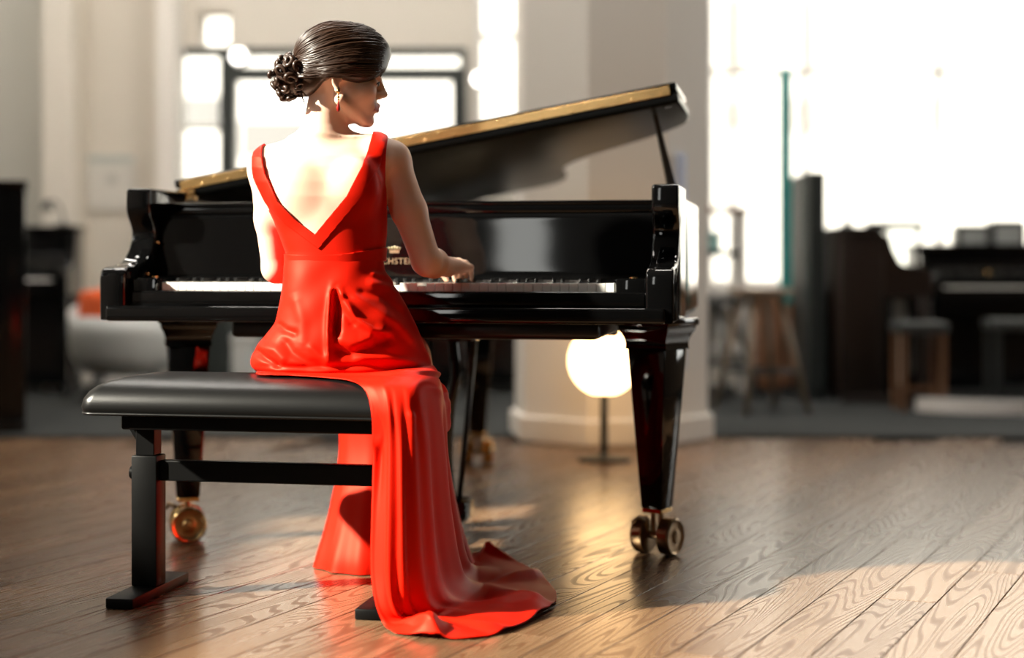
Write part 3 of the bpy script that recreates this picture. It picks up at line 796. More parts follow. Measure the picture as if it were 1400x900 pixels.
# bench stools before it
def low_bench(u0, u1, Y, top, label, wood):
    o = empty('low_bench', (bx((u0 + u1) / 2, Y), Y, CF)); tag(o, label, 'bench'); hw = (u1 - u0) / 2 * Y / F; h = bz(top, Y) - CF
    MB().box(-hw, hw, -.13, .13, h - .06, h, .015, 2).build('seat', mat('seat_grey', (.055, .06, .06), .35, bump=(200, .1)), o, angle=40)
    for sx in (-1, 1):
        for sy in (-1, 1): MB().box(sx * (hw - .03) - .017, sx * (hw - .03) + .017, sy * .10 - .017, sy * .10 + .017, 0, h - .055, .003, 1).build('leg', wood, o)
    MB().box(-hw + .04, hw - .04, -.012, .012, .10, .13, .002, 1).build('stretcher', wood, o)
low_bench(1222, 1290, 8.72, 440, 'small grey bench with warm wooden legs beside the brown upright piano', mat('warm_wood', (.20, .10, .05), .5, noise=(9, (.15, .07, .035), (1, 1, 6))))
low_bench(1350, 1440, 8.78, 436, 'grey bench with dark legs before the low black upright piano', steel)
wr_ = empty('podium_rim', (bx(1340, 8.75), 8.62, CF)); tag(wr_, 'white curved podium rim lying on the carpet before the low black upright piano', 'podium')
cur = [(bx(u_, 8.75) - bx(1340, 8.75), -.22 + .00001 * (u_ - 1400) ** 2 * .9, .037) for u_ in range(1246, 1480, 12)]
b = MB()
rows_ = [[(x, y - .0, z_) for x, y, _ in cur] for z_ in (0, .075)] + [[(x, y + .05, z_) for x, y, _ in cur] for z_ in (.075, 0)]
b.grid(rows_ + [rows_[0]]); b.build('rim', mat('podium_white', (.92, .89, .87), .3, bump=(30, .02)), wr_)
# teal pole before the window
tp = empty('teal_banner_pole', (bx(1074, 9.65), 9.65, CF)); tag(tp, 'slim teal banner standing before the wide window', 'banner')
MB().box(-.036, .036, -.01, .01, .55, bz(97, 9.65), .003, 1).build('banner', mat('teal_cloth', (.02, .27, .26), .7, bump=(200, .1)), tp)
MB().cyl((0, .018, .02), (0, .018, bz(97, 9.65) - CF), .008, n=10).build('pole', steel, tp, angle=40)
MB().lathe([(.08, 0), (.08, .015), (.02, .022)], n=20).build('base', steel, tp, angle=40)
# ------------------------------------------------------------------ the pianist: a signed distance body, surfaced on a grid
class SDF:
    def __init__(s, lo, hi, h):
        s.lo = np.array(lo); s.h = h
        s.n = np.ceil((np.array(hi) - s.lo) / h).astype(int) + 1
        s.ax = [s.lo[i] + np.arange(s.n[i]) * h for i in range(3)]
        s.d = np.full(s.n, 1.0, np.float32)
    def _box(s, lo, hi, pad):
        a = np.clip(np.floor((np.array(lo) - pad - s.lo) / s.h).astype(int), 0, s.n - 1)
        b = np.clip(np.ceil((np.array(hi) + pad - s.lo) / s.h).astype(int) + 1, 1, s.n)
        sl = tuple(slice(a[i], max(b[i], a[i] + 1)) for i in range(3))
        x = s.ax[0][sl[0]][:, None, None]; y = s.ax[1][sl[1]][None, :, None]; z = s.ax[2][sl[2]][None, None, :]
        return sl, x, y, z
    def _mix(s, sl, q, k, sub):
        d = s.d[sl]
        if sub: d, q = -d, q
        if k <= 0: r = np.minimum(d, q)
        else:
            hh = np.clip(.5 + .5 * (q - d) / k, 0, 1); r = q * (1 - hh) + d * hh - k * hh * (1 - hh)
        s.d[sl] = (-r if sub else r)
    def cone(s, a, b, ra, rb, k=.01, sub=False):
        a = np.array(a, float); b = np.array(b, float); r = max(ra, rb)
        sl, x, y, z = s._box(np.minimum(a, b) - r, np.maximum(a, b) + r, k + .03)
        ab = b - a; L2 = max(ab @ ab, 1e-9)
        t = np.clip(((x - a[0]) * ab[0] + (y - a[1]) * ab[1] + (z - a[2]) * ab[2]) / L2, 0, 1)
        q = np.sqrt((x - a[0] - t * ab[0]) ** 2 + (y - a[1] - t * ab[1]) ** 2 + (z - a[2] - t * ab[2]) ** 2) - (ra + t * (rb - ra))
        s._mix(sl, q, k, sub); return s
    def ell(s, c, r, k=.01, R=None, sub=False):
        c = np.array(c, float); r = np.array(r, float); m = r.max()
        sl, x, y, z = s._box(c - m, c + m, k + .03)
        X, Y, Z = x - c[0], y - c[1], z - c[2]
        if R is not None:       # rows of R: local axes
            X, Y, Z = (R[i][0] * X + R[i][1] * Y + R[i][2] * Z for i in range(3))
        k0 = np.sqrt((X / r[0]) ** 2 + (Y / r[1]) ** 2 + (Z / r[2]) ** 2)
        k1 = np.sqrt((X / r[0] ** 2) ** 2 + (Y / r[1] ** 2) ** 2 + (Z / r[2] ** 2) ** 2) + 1e-9
        s._mix(sl, k0 * (k0 - 1) / k1, k, sub); return s
    def loft(s, rows, k=.01, e=2.3):
        """rows: z, x0, x1, y0, y1 (descending or ascending z)"""
        rows = np.array(sorted(rows)); zz = rows[:, 0]
        sl, x, y, z = s._box((rows[:, 1].min(), rows[:, 3].min(), zz[0]), (rows[:, 2].max(), rows[:, 4].max(), zz[-1]), k + .03)
        zc = np.clip(z, zz[0], zz[-1])
        x0, x1, y0, y1 = (np.interp(zc, zz, rows[:, i]) for i in (1, 2, 3, 4))
        a, b = (x1 - x0) / 2, (y1 - y0) / 2
        q = (np.abs((x - (x0 + x1) / 2) / a) ** e + np.abs((y - (y0 + y1) / 2) / b) ** e) ** (1 / e)
        q = (q - 1) * np.minimum(a, b)
        q = np.maximum(q, np.maximum(zz[0] - z, z - zz[-1]))
        s._mix(sl, q, k, False); return s
    def at(s, p):
        """trilinear value at points (n,3)"""
        g = (np.asarray(p) - s.lo) / s.h; i = np.clip(np.floor(g).astype(int), 0, s.n - 2); f = g - i; r = 0
        for dx in (0, 1):
            for dy in (0, 1):
                for dz in (0, 1):
                    w = (f[:, 0] if dx else 1 - f[:, 0]) * (f[:, 1] if dy else 1 - f[:, 1]) * (f[:, 2] if dz else 1 - f[:, 2])
                    r = r + w * s.d[i[:, 0] + dx, i[:, 1] + dy, i[:, 2] + dz]
        return r
    def surface(s, iso=0.):
        d = s.d - iso; n = d.shape
        ins = d < 0
        c = [ins[i:n[0] - 1 + i, j:n[1] - 1 + j, k:n[2] - 1 + k] for i in (0, 1) for j in (0, 1) for k in (0, 1)]
        cnt = sum(a.astype(np.int8) for a in c)
        act = np.argwhere((cnt > 0) & (cnt < 8))
        idx = np.full((n[0] - 1, n[1] - 1, n[2] - 1), -1, np.int64); idx[tuple(act.T)] = np.arange(len(act))
        acc = np.zeros((len(act), 3)); w = np.zeros(len(act))
        cor = [(i, j, k) for i in (0, 1) for j in (0, 1) for k in (0, 1)]
        for A in cor:
            for ax in range(3):
                if A[ax]: continue
                B = list(A); B[ax] = 1
                da = d[tuple((act + A).T)]; db = d[tuple((act + B).T)]
                m = (da < 0) != (db < 0)
                t = np.where(m, da / np.where(m, da - db, 1), 0)
                pt = np.array(A, float)[None, :].repeat(len(act), 0); pt[:, ax] = t
                acc += pt * m[:, None]; w += m
        V = s.lo + (act + acc / w[:, None]) * s.h
        Fq = []
        for ax in range(3):
            u, v = (ax + 1) % 3, (ax + 2) % 3
            sa = [slice(None)] * 3; sb = [slice(None)] * 3
            sa[ax] = slice(0, n[ax] - 1); sb[ax] = slice(1, n[ax])
            A, B = ins[tuple(sa)], ins[tuple(sb)]
            for flip, mm in ((False, A & ~B), (True, ~A & B)):
                e = np.argwhere(mm)
                e = e[(e[:, u] > 0) & (e[:, v] > 0) & (e[:, u] < n[u] - 1) & (e[:, v] < n[v] - 1)]
                q = []
                for du, dv in ((-1, -1), (0, -1), (0, 0), (-1, 0)):
                    f = e.copy(); f[:, u] += du; f[:, v] += dv; q.append(idx[tuple(f.T)])
                q = np.stack(q, 1); Fq.append(q[:, ::-1] if flip else q)
        return V, np.concatenate(Fq)

def np_mesh(name, V, Fq, m, parent, smooth=True):
    me = bpy.data.meshes.new(name)
    me.from_pydata(V.tolist(), [], Fq.tolist()); me.update()
    me.materials.append(m)
    return link(name, me, parent, smooth)

def clip(V, Fq, g):
    """keep g>=0, cutting quads cleanly along g=0; returns vertices and polygons"""
    keep = g >= 0
    touched = keep[Fq].any(1)
    V2 = list(map(tuple, V)); cut = {}; polys = []
    for f in Fq[touched]:
        ks = keep[f]
        if ks.all(): polys.append(list(f)); continue
        p = []
        for i in range(4):
            a, b = int(f[i]), int(f[(i + 1) % 4])
            if keep[a]: p.append(a)
            if keep[a] != keep[b]:
                key = (min(a, b), max(a, b))
                if key not in cut:
                    t = g[a] / (g[a] - g[b]); cut[key] = len(V2)
                    V2.append(tuple(np.array(V[a]) + t * (np.array(V[b]) - np.array(V[a]))))
                p.append(cut[key])
        if len(p) >= 3: polys.append(p)
    used = sorted({i for p in polys for i in p}); mp = {o: n for n, o in enumerate(used)}
    return [V2[i] for i in used], [[mp[i] for i in p] for p in polys]

def poly_mesh(name, V, polys, m, parent, thick=.002):
    me = bpy.data.meshes.new(name); me.from_pydata(V, [], polys); me.update(); me.materials.append(m)
    o = link(name, me, parent, True)
    md = o.modifiers.new('cloth thickness', 'SOLIDIFY'); md.thickness = thick; md.offset = -1
    return o

W0 = Vector((-.42, 3.95, 0))
wo = empty('person', (0, 0, 0))
tag(wo, 'seated pianist in a low backed red satin gown with dark hair in a bun', 'person')

def skin_mat():
    m = mat('skin', (.80, .52, .385), .45, spec=.35, sss=.06, bump=(700, .04))
    nt = m.node_tree; b = nt.nodes['Principled BSDF']
    at = nt.nodes.new('ShaderNodeAttribute'); at.attribute_name = 'lips'
    mx = nt.nodes.new('ShaderNodeMix'); mx.data_type = 'RGBA'; mx.inputs[6].default_value = (.80, .52, .385, 1); mx.inputs[7].default_value = (.42, .10, .08, 1)
    nt.links.new(at.outputs['Fac'], mx.inputs[0]); nt.links.new(mx.outputs[2], b.inputs['Base Color'])
    return m
SKIN = skin_mat()
SATIN = mat('red_satin', (.60, .0095, .0022), .50, spec=.22, noise=(5, (.57, .008, .002)), bump=(900, .03))
SATIN.node_tree.nodes['Principled BSDF'].inputs['Specular Tint'].default_value = (1, .42, .22, 1)
HAIR = mat('dark_brown_hair', (.018, .0075, .004), .36, spec=.45, noise=(3, (.036, .016, .008), (90, 90, 90)))

YT = 3.97
def tz(w, Y=YT): return CH - (w - HZ) * Y / F
def tx(u, Y=YT): return (u - 700) * Y / F
# torso rows: pixel row, left, right, back depth, front depth
TR = [(505, 385, 558, 3.875, 4.11), (470, 388, 556, 3.875, 4.10), (440, 394, 550, 3.872, 4.085), (415, 396, 541, 3.872, 4.07), (395, 395, 532, 3.866, 4.065),
      (365, 396, 522, 3.872, 4.06), (345, 394, 523, 3.872, 4.07), (320, 384, 525, 3.872, 4.095), (300, 376, 525, 3.872, 4.105), (270, 361, 524, 3.874, 4.10),
      (250, 353, 523, 3.882, 4.085), (230, 350, 521, 3.895, 4.07), (215, 354, 519, 3.912, 4.06), (203, 374, 510, 3.932, 4.055), (190, 404, 494, 3.955, 4.05)]
def base(S):
    S.loft([(tz(w), tx(l), tx(r), a, b) for w, l, r, a, b in TR], 0)
    S.cone(P(440, 185, 4.0), P(388, 214, 4.0), .036, .034, .03).cone(P(446, 188, 4.0), P(508, 208, 4.0), .034, .034, .03)
    S.ell(P(372, 226, 4.015), (.044, .055, .046), .03).ell(P(517, 214, 4.0), (.044, .055, .046), .03)
    # shoulder blades, spine hollow, buttocks, bust
    S.ell(P(408, 262, 3.905), (.050, .030, .065), .03).ell(P(486, 256, 3.905), (.050, .030, .065), .03)
    for u in (412, 482): S.ell(P(u, 292, 4.07), (.06, .055, .055), .03)
    return S
S = SDF((-.78, 3.66, .50), (.02, 4.46, 1.46), .0036)
base(S)
# neck
S.cone(P(441, 195, 4.0), P(449, 128, 4.0), .054, .047, .03)
# arms
def arm(S, sh, el, wr, r):
    sh, el, wr = map(np.array, (sh, el, wr))
    S.ell(sh, (.046, .048, .050), .025)
    mid = sh * .5 + el * .5
    S.cone(sh, mid, .043, .0430, .02).cone(mid, el, .0425, .036, .015)
    fm = el * .65 + wr * .35
    S.cone(el, fm, .036, .037, .012).cone(fm, wr, .036, .0245, .012)
S_R, E_R, W_R = P(536, 220, 4.03), P(583, 357, 4.005), P(611, 365, 4.165)
S_L, E_L, W_L = P(366, 232, 4.02), P(378, 367, 4.055), P(404, 368, 4.26)
arm(S, S_R, E_R, W_R, 1); arm(S, S_L, E_L, W_L, -1)
S.cone(E_R + Vector((.002, -.016, -.022)), E_R + Vector((.01, .0, -.01)), .016, .02, .014)     # elbow point
def hand(S, wr, kn, tips, thumb):
    wr = np.array(wr); kn = [np.array(k) for k in kn]; tips = [np.array(t) for t in tips]
    for i, k in enumerate(kn): S.cone(wr, k, .021, .0105, .010)
    S.cone(kn[0] * .6 + wr * .4, kn[3] * .6 + wr * .4, .015, .013, .01)
    for i, (k, t) in enumerate(zip(kn, tips)):
        ln = (.040, .044, .041, .032)[i]
        d = t - k; up = np.array((0, 0, 1.))
        j1 = k + d * .42 + up * .014; j2 = k + d * .78 + up * .009
        r = (.0086, .0088, .0084, .0075)[i]
        S.cone(k, j1, r + .001, r, .003).cone(j1, j2, r, r - .0008, .002).cone(j2, t, r - .0008, r - .0022, .002)
    a, b, c = (np.array(q) for q in thumb)
    S.cone(wr * .75 + a * .25, a, .016, .012, .008).cone(a, b, .0115, .0095, .004).cone(b, c, .0095, .0075, .003)
KZ = .7625
def K(u, Y, dz): return Vector((tx(u, Y), Y, KZ + dz))
hand(S, W_R, [K(617, 4.232, .055), K(627, 4.240, .056), K(636, 4.236, .050), K(643, 4.226, .040)],
     [K(622, 4.290, .007), K(630, 4.298, .007), K(638, 4.292, .007), K(645, 4.272, .007)],
     [K(606, 4.20, .030), K(607, 4.235, .022), K(610, 4.262, .009)])
hand(S, W_L, [K(419, 4.322, .053), K(410, 4.332, .055), K(401, 4.330, .050), K(394, 4.320, .041)],
     [K(424, 4.372, .007), K(413, 4.385, .007), K(402, 4.380, .007), K(393, 4.362, .007)],
     [K(424, 4.285, .030), K(429, 4.318, .022), K(430, 4.345, .009)])
# head frame: facing f, her right side r (towards the camera), up u
HS = 1.06
psi, pit = math.radians(78), math.radians(-4)
fv = Vector((math.sin(psi) * math.cos(pit), math.cos(psi) * math.cos(pit), math.sin(pit)))
rv = Vector((math.cos(psi), -math.sin(psi), 0)); uv_ = rv.cross(fv)
HO = P(461, 112, 4.0)
def H(f, r, u): return HO + (fv * f + rv * r + uv_ * u) * HS
HR = [list(fv), list(rv), list(uv_)]
def hell(S, c, r, k, sub=False): S.ell(H(*c), [q * HS for q in r], k, HR, sub)
def hcone(S, a, b, ra, rb, k, sub=False): S.cone(H(*a), H(*b), ra * HS, rb * HS, k, sub)
hell(S, (-.008, 0, .045), (.093, .072, .080), .02)
hell(S, (.034, 0, -.020), (.058, .054, .076), .010)
hell(S, (.042, 0, .052), (.054, .060, .052), .015)
for s in (-1, 1):
    hcone(S, (.006, s * .049, -.046), (.066, s * .014, -.085), .014, .014, .010)
    hell(S, (.060, s * .034, -.020), (.029, .024, .026), .016)
    hcone(S, (.080, s * .038, .026), (.090, s * .008, .026), .010, .009, .010)
    hell(S, (.101, s * .034, .003), (.015, .016, .009), .012, True)
    hell(S, (.098, s * .0095, -.0245), (.011, .0075, .0075), .006)
hell(S, (.075, 0, -.054), (.024, .026, .026), .014)
hell(S, (.077, 0, -.086), (.016, .018, .015), .010)
hcone(S, (.092, 0, .022), (.109, 0, -.016), .0075, .0090, .014)
hell(S, (.113, 0, -.0195), (.008, .0085, .0075), .004)
for s in (-1, 1):
    hcone(S, (.0985, 0, -.0475), (.086, s * .021, -.052), .0058, .0030, .003)
    hcone(S, (.0965, 0, -.0585), (.085, s * .019, -.0535), .0064, .0030, .003)
hell(S, (.097, 0, -.071), (.006, .014, .005), .006, True)
# eyelids
for s in (-1, 1):
    hell(S, (.080, s * .032, .001), (.0125, .0145, .0125), .004)
# ears
for s in (-1, 1):
    pts = [(-.004, .068, -.024), (-.010, .070, -.016), (-.016, .073, -.006), (-.019, .074, .004), (-.013, .073, .011), (-.004, .071, .010), (.001, .069, .004), (.000, .068, -.006)]
    for a, b in zip(pts[:-1], pts[1:]): hcone(S, (a[0], s * a[1], a[2]), (b[0], s * b[1], b[2]), .0045, .0045, .003)
    hell(S, (-.010, s * .069, -.004), (.010, .004, .017), .004)
    hell(S, (-.005, s * .070, -.026), (.0070, .0045, .008), .004)
Vb, Fb = S.surface()
body = np_mesh('body', Vb, Fb, SKIN, wo)
at = body.data.attributes.new('lips', 'FLOAT', 'POINT')
rel = (Vb - np.array(HO)) @ np.array(HR).T / HS
lip = ((rel[:, 0] > .080) & (np.abs(rel[:, 1]) < .022)) * np.clip(1 - np.abs(rel[:, 2] + .053) / .0115, 0, .35) / .35
at.data.foreach_set('value', lip.astype(np.float32))
# eyes, lashes and brows
eyew = mat('eye_white', (.62, .58, .55), .2, bump=(80, .01)); dk = mat('lash_dark', (.012, .008, .007), .5, bump=(80, .02))
for s in (-1, 1):
    e = MB(); e.ball(H(.0815, s * .032, .0), .0125, u=16, v=10); e.build('eye', eyew, body, smooth=True)
    e = MB(); e.ball(H(.090, s * .032, -.001), .0062, u=12, v=8); e.build('iris', dk, body, smooth=True)
    l_ = [H(.0905, s * .0205, -.002), H(.0955, s * .027, .0035), H(.0955, s * .034, .0045), H(.0885, s * .044, -.002)]
    MB().tube(catmull(l_, 4), .0016, 6).build('eyelashes', dk, body, smooth=True)
    b_ = [H(.0995, s * .012, .022), H(.0985, s * .024, .029), H(.0905, s * .038, .031), H(.0765, s * .051, .026)]
    cu = catmull(b_, 4); MB().tube(cu, [.0032 - .0018 * i / len(cu) for i in range(len(cu))], 6).build('eyebrow', dk, body, smooth=True)
    # earring: stud, three links and a red drop
er = mat('earring_gold', (.75, .48, .18), .2, metal=1, bump=(90, .02)); garnet = mat('garnet', (.28, .012, .008), .08, spec=.7, bump=(90, .01))
for s in (1, -1):
    c = H(-.003, s * .0765, -.030)
    e = MB(); e.ball(c, .0052, u=12, v=8); zz = c.z - .008
    for k in range(3): e.ball((c.x, c.y, zz), (.0026, .0034, .0026)[k], u=10, v=6); zz -= .0062
    eo = e.build('earring', er, wo, smooth=True)
    b = MB().lathe([(.0006, 0), (.0022, -.006), (.0045, -.016), (.0048, -.021), (.0030, -.0255), (.0008, -.027)], (c.x, c.y, zz + .003), n=14).build('red_drop', garnet, eo, smooth=True)

# ------------------------------------------------------------------ hair
Hs = SDF((-.66, 3.84, 1.09), (-.26, 4.16, 1.46), .0032)
def hh(c, r, k): Hs.ell(H(*c), [q * HS for q in r], k, HR)
hh((-.004, 0, .060), (.100, .081, .083), 0)
hh((.052, 0, .070), (.070, .068, .060), .03)
hh((.030, .034, .030), (.074, .052, .038), .03)      # sweep over the temple
hh((.030, -.034, .030), (.074, .052, .038), .03)
hh((-.060, 0, .000), (.045, .056, .044), .03)        # nape
for s in (-1, 1): hh((-.008, s * .058, .014), (.036, .023, .030), .015)
# trim the face away under the swept fringe
sl, x, y, z = Hs._box(Hs.lo, Hs.lo + Hs.n * Hs.h, 0)
dxh, dyh, dzh = x - HO.x, y - HO.y, z - HO.z
fl_f = (fv.x * dxh + fv.y * dyh + fv.z * dzh) / HS; fl_r = (rv.x * dxh + rv.y * dyh + rv.z * dzh) / HS; fl_u = (uv_.x * dxh + uv_.y * dyh + uv_.z * dzh) / HS
edge = np.interp(fl_f, [-.12, -.075, -.055, -.035, -.02, .0, .02, .045, .065, .085, .105, .12], [-.055, -.050, -.036, -.010, .0015, .001, -.003, -.008, -.002, .012, .026, .044]) + np.clip(.030 - np.abs(fl_r), 0, .03) * .9 * (fl_f > .03)
q = (edge - fl_u) * HS * .8
hx = np.clip(.5 - .5 * (q - Hs.d) / .012, 0, 1)
Hs.d = (q * (1 - hx) + Hs.d * hx + .012 * hx * (1 - hx)).astype(np.float32)
Vh, Fh = Hs.surface()
hob = np_mesh('hair', Vh, Fh, HAIR, wo)
# combed strands lying on the hair, from the parting and fringe back to the bun
rr_ = random.Random(11)
def onhair(p, off=.0):
    """push a point outward from the head centre until it leaves the hair"""
    c = np.array(H(.0, 0, .045)); d = np.array(p) - c; d /= np.linalg.norm(d)
    t = np.linspace(.03, .19, 60); v = Hs.at(c + d[None] * t[:, None])
    i = np.where(v < 0)[0]
    k = i[-1] if len(i) else 0
    tt = t[k] + (t[min(k + 1, 59)] - t[k]) * (-v[k] / (v[min(k + 1, 59)] - v[k] + 1e-9))
    return Vector(c + d * (tt + off))
sm = MB()
for i in range(210):
    s = 1 if i % 5 else -1
    a = rr_.random(); ph = math.radians(-8 + 100 * a)       # around the hairline: 0 top .. 100 temple
    st = (.085 - .030 * (1 - a) + rr_.uniform(-.012, .012), s * (.010 + .058 * a), .125 - .112 * a ** 1.1)
    mid = (.012 + rr_.uniform(-.01, .01), s * (.03 + .055 * min(a * 1.4, 1)), .135 - .135 * a)
    m2 = (-.050, s * (.022 + .05 * min(a * 1.4, 1)), .100 - .105 * a)
    en = (-.094, s * .018 * a, .045 - .03 * a + rr_.uniform(-.012, .012))
    cu = [onhair(H(*q.to_tuple()), .0002 + .0022 * rr_.random()) for q in catmull([st, mid, m2, en], 7)]
    n = len(cu); rad = .0014 + .0026 * rr_.random() ** 2
    sm.tube(cu, [rad * (.35 + .65 * math.sin(math.pi * min(max(k / (n - 1), .02), .98)) ** .5) for k in range(n)], 5)
so = sm.build('hair_strands', HAIR, hob, smooth=True); so['kind'] = 'stuff'
# bun: a core wrapped in pinned curls
bc = (-.108, .0, .002)
bmh = MB(); bmh.ball((0, 0, 0), 1, u=20, v=14)
bmesh.ops.scale(bmh.bm, vec=(.036 * HS, .040 * HS, .046 * HS), verts=bmh.bm.verts[:])
bmesh.ops.translate(bmh.bm, vec=H(*bc), verts=bmh.bm.verts[:])
bun = bmh.build('hair_bun', HAIR, hob, smooth=True)
cr2 = random.Random(4)
for i in range(34):
    # golden spiral over the core, a loose coil of hair at each point
    zz = 1 - 2 * (i + .5) / 34; an = i * 2.399963
    q = math.sqrt(1 - zz * zz); out = np.array((math.cos(an) * q, math.sin(an) * q, zz))
    if out[0] > .75: continue
    c = np.array(bc) + out * np.array((.036, .039, .047)) * cr2.uniform(.9, 1.12)
    ref = np.array((cr2.uniform(-1, 1), cr2.uniform(-1, 1), cr2.uniform(-1, 1)))
    t1 = np.cross(out, ref); t1 /= np.linalg.norm(t1); t2 = np.cross(out, t1)
    turns = cr2.uniform(.7, 1.7); R0 = cr2.uniform(.0075, .0115); n = 18; pts = []
    for k in range(n):
        s_ = k / (n - 1); th_ = 2 * math.pi * turns * s_ + cr2.uniform(-.08, .08)
        R2 = R0 * (1 - .55 * s_)
        pts.append(H(*(c + t1 * (math.cos(th_) * R2 * 1.3 + (s_ - .5) * .012) + t2 * math.sin(th_) * R2 + out * (.006 * math.sin(th_ * .6) + .006 * s_))))
    for dr0, rad in ((0, cr2.uniform(.0055, .0078)), (.004, .0026)):
        pp = [p + Vector(out @ np.array(HR)) * dr0 * .4 + Vector((dr0 * .6, 0, dr0 * .5)) for p in pts]
        MB().tube(pp, [rad * (.35 + .65 * math.sin(math.pi * (k + .8) / (n + .6))) for k in range(n)], 7).build('curl', HAIR, bun, smooth=True)
w_ = [H(-.085, .03, -.036), H(-.080, .034, -.050), H(-.075, .036, -.060), H(-.0735, .037, -.066)]
MB().tube(w_, [.002, .0016, .001, .0005], 5).build('wisp', HAIR, bun, smooth=True)

# ------------------------------------------------------------------ gown: bodice cut from the torso surface
T = SDF((-.74, 3.80, .72), (-.16, 4.20, 1.14), .0036); base(T)
def uw(V):
    V = np.asarray(V); return V[:, 0] / YT * F + 700, HZ - (V[:, 2] - CH) / YT * F
def neck(u, w):
    xr = np.interp(w, [180, 192, 230, 270, 322, 372], [510, 508, 500, 480, 437, 396]); xl = np.interp(w, [195, 208, 240, 278, 303, 322, 372], [357, 358.5, 367, 386, 411, 437, 505])
    return np.maximum(u - xr, xl - u)
def armh(u, w):
    ar = np.interp(w, [180, 192, 250, 280, 296, 310], [531, 530, 527, 529, 534, 620]); al = np.interp(w, [190, 205, 235, 252, 270, 288, 302], [345, 346, 348, 351, 360, 371, 200])
    return np.minimum(ar - u, u - al)
V, Fq = T.surface(.0052); u, w = uw(V)
back = V[:, 1] < 3.985
gn = np.where(back, neck(u, w), neck(u, w + 12))
dress = poly_mesh('dress', *clip(V, Fq, np.minimum(np.minimum(gn - 10, armh(u, w) * 1.0), 352 - w)), SATIN, wo)
V, Fq = T.surface(.0082); u, w = uw(V); back = V[:, 1] < 3.985
gn = np.where(back, neck(u, w), neck(u, w + 12))
poly_mesh('neckline_band', *clip(V, Fq, np.minimum(np.minimum(gn, 21 - gn), np.minimum(armh(u, w) + 1.5, 350 - w))), SATIN, dress, .003)
V, Fq = T.surface(.0085); u, w = uw(V)
sag = 6 * np.sin(np.clip((u - 388) / 140, 0, 1) * math.pi) - (u - 457) * .06
poly_mesh('waistband', *clip(V, Fq, np.minimum(w - 343 - sag, 361 + sag - w)), SATIN, dress, .003)

# ------------------------------------------------------------------ skirt over the hips
def interp_rows(rows, n):
    rows = np.array(rows, float); t = np.linspace(0, 1, len(rows)); tt = np.linspace(0, 1, n)
    out = []
    for c in range(rows.shape[1]):
        p = [Vector((q, 0, 0)) for q in rows[:, c]]
        seg = catmull(p, 24); sv = np.array([s_.x for s_ in seg]); out.append(np.interp(tt, np.linspace(0, 1, len(sv)), sv))
    return np.stack(out, 1)
SK = [(356, 391, 525, 3.864, 4.064), (372, 389, 528, 3.858, 4.066), (390, 388, 538, 3.850, 4.075), (408, 386, 550, 3.842, 4.09), (426, 382, 560, 3.835, 4.11), (444, 376, 568, 3.829, 4.14),
      (462, 362, 575, 3.824, 4.18), (480, 348, 582, 3.820, 4.20), (494, 343, 588, 3.818, 4.21), (503, 344, 591, 3.820, 4.21), (508.5, 349, 592, 3.826, 4.20)]
def seg_d(u, w, pts):
    """distance to a polyline in pixel space, and position along it 0..1"""
    best = np.full(u.shape, 1e9); pos = np.zeros(u.shape); n = len(pts) - 1
    for i in range(n):
        a, b = np.array(pts[i], float), np.array(pts[i + 1], float); ab = b - a
        t = np.clip(((u - a[0]) * ab[0] + (w - a[1]) * ab[1]) / (ab @ ab), 0, 1)
        d = np.hypot(u - a[0] - t * ab[0], w - a[1] - t * ab[1]); m = d < best
        best = np.where(m, d, best); pos = np.where(m, (i + t) / n, pos)
    return best, pos
FOLDS = [  # polyline, width px, height m, taper at both ends
    ([(455, 388), (450, 430), (449, 470), (450, 498)], 4.5, .013), ([(458, 394), (460, 430), (458, 462)], 5.5, -.026),
    ([(459, 390), (470, 412), (486, 436), (510, 450), (536, 457)], 6.5, .015), ([(466, 404), (474, 428), (488, 447)], 6, -.008),
    ([(470, 398), (505, 418), (545, 442), (575, 478)], 6, .008), ([(486, 398), (520, 405), (560, 436)], 5, -.005),
    ([(500, 384), (530, 392), (546, 404)], 5, .006), ([(505, 372), (525, 378), (540, 388)], 4, .005),
    ([(452, 474), (480, 484), (520, 468), (538, 460)], 7, -.010), ([(458, 462), (490, 470), (515, 462)], 10, .008),
    ([(346, 478), (362, 490), (384, 503)], 4.5, -.011), ([(352, 470), (376, 478), (392, 496)], 6, .006), ([(376, 442), (390, 452), (408, 458)], 5, -.007),
    ([(384, 460), (398, 482), (420, 496), (450, 500)], 6, -.007), ([(352, 500), (420, 503), (500, 500), (586, 508)], 4, -.006), ([(400, 400), (414, 440), (412, 480)], 8, .004),
    ([(420, 470), (440, 488), (452, 500)], 5, .005), ([(575, 440), (585, 480), (590, 504)], 5, .005), ([(480, 488), (530, 490), (580, 497)], 5, .006)]
rows = interp_rows(SK, 110); NA = 300
th = np.linspace(0, 2 * math.pi, NA, endpoint=False)
e = 2.25
ct, st_ = np.cos(th), np.sin(th)
cu_ = np.sign(ct) * np.abs(ct) ** (2 / e); su_ = np.sign(st_) * np.abs(st_) ** (2 / e)
grid = np.zeros((len(rows), NA, 3))
for i, (w, l, r, yb, yf) in enumerate(rows):
    cx, cy = (tx(l) + tx(r)) / 2, yb + (yf - yb) * .42
    a = (tx(r) - tx(l)) / 2
    by = np.where(su_ < 0, cy - yb, yf - cy)
    grid[i, :, 0] = cx + a * cu_; grid[i, :, 1] = cy + by * su_; grid[i, :, 2] = tz(w, 3.9)
pu = grid[..., 0] / grid[..., 1] * F + 700; pw = HZ - (grid[..., 2] - CH) / grid[..., 1] * F
backm = np.clip((3.99 - grid[..., 1]) / .05, 0, 1)
disp = np.zeros(pu.shape)
for pts, wd_, ht in FOLDS:
    d, pos = seg_d(pu, pw, pts); disp += ht * np.exp(-(d / wd_) ** 2) * np.clip(np.minimum(pos, 1 - pos) / .16 + .12, 0, 1)
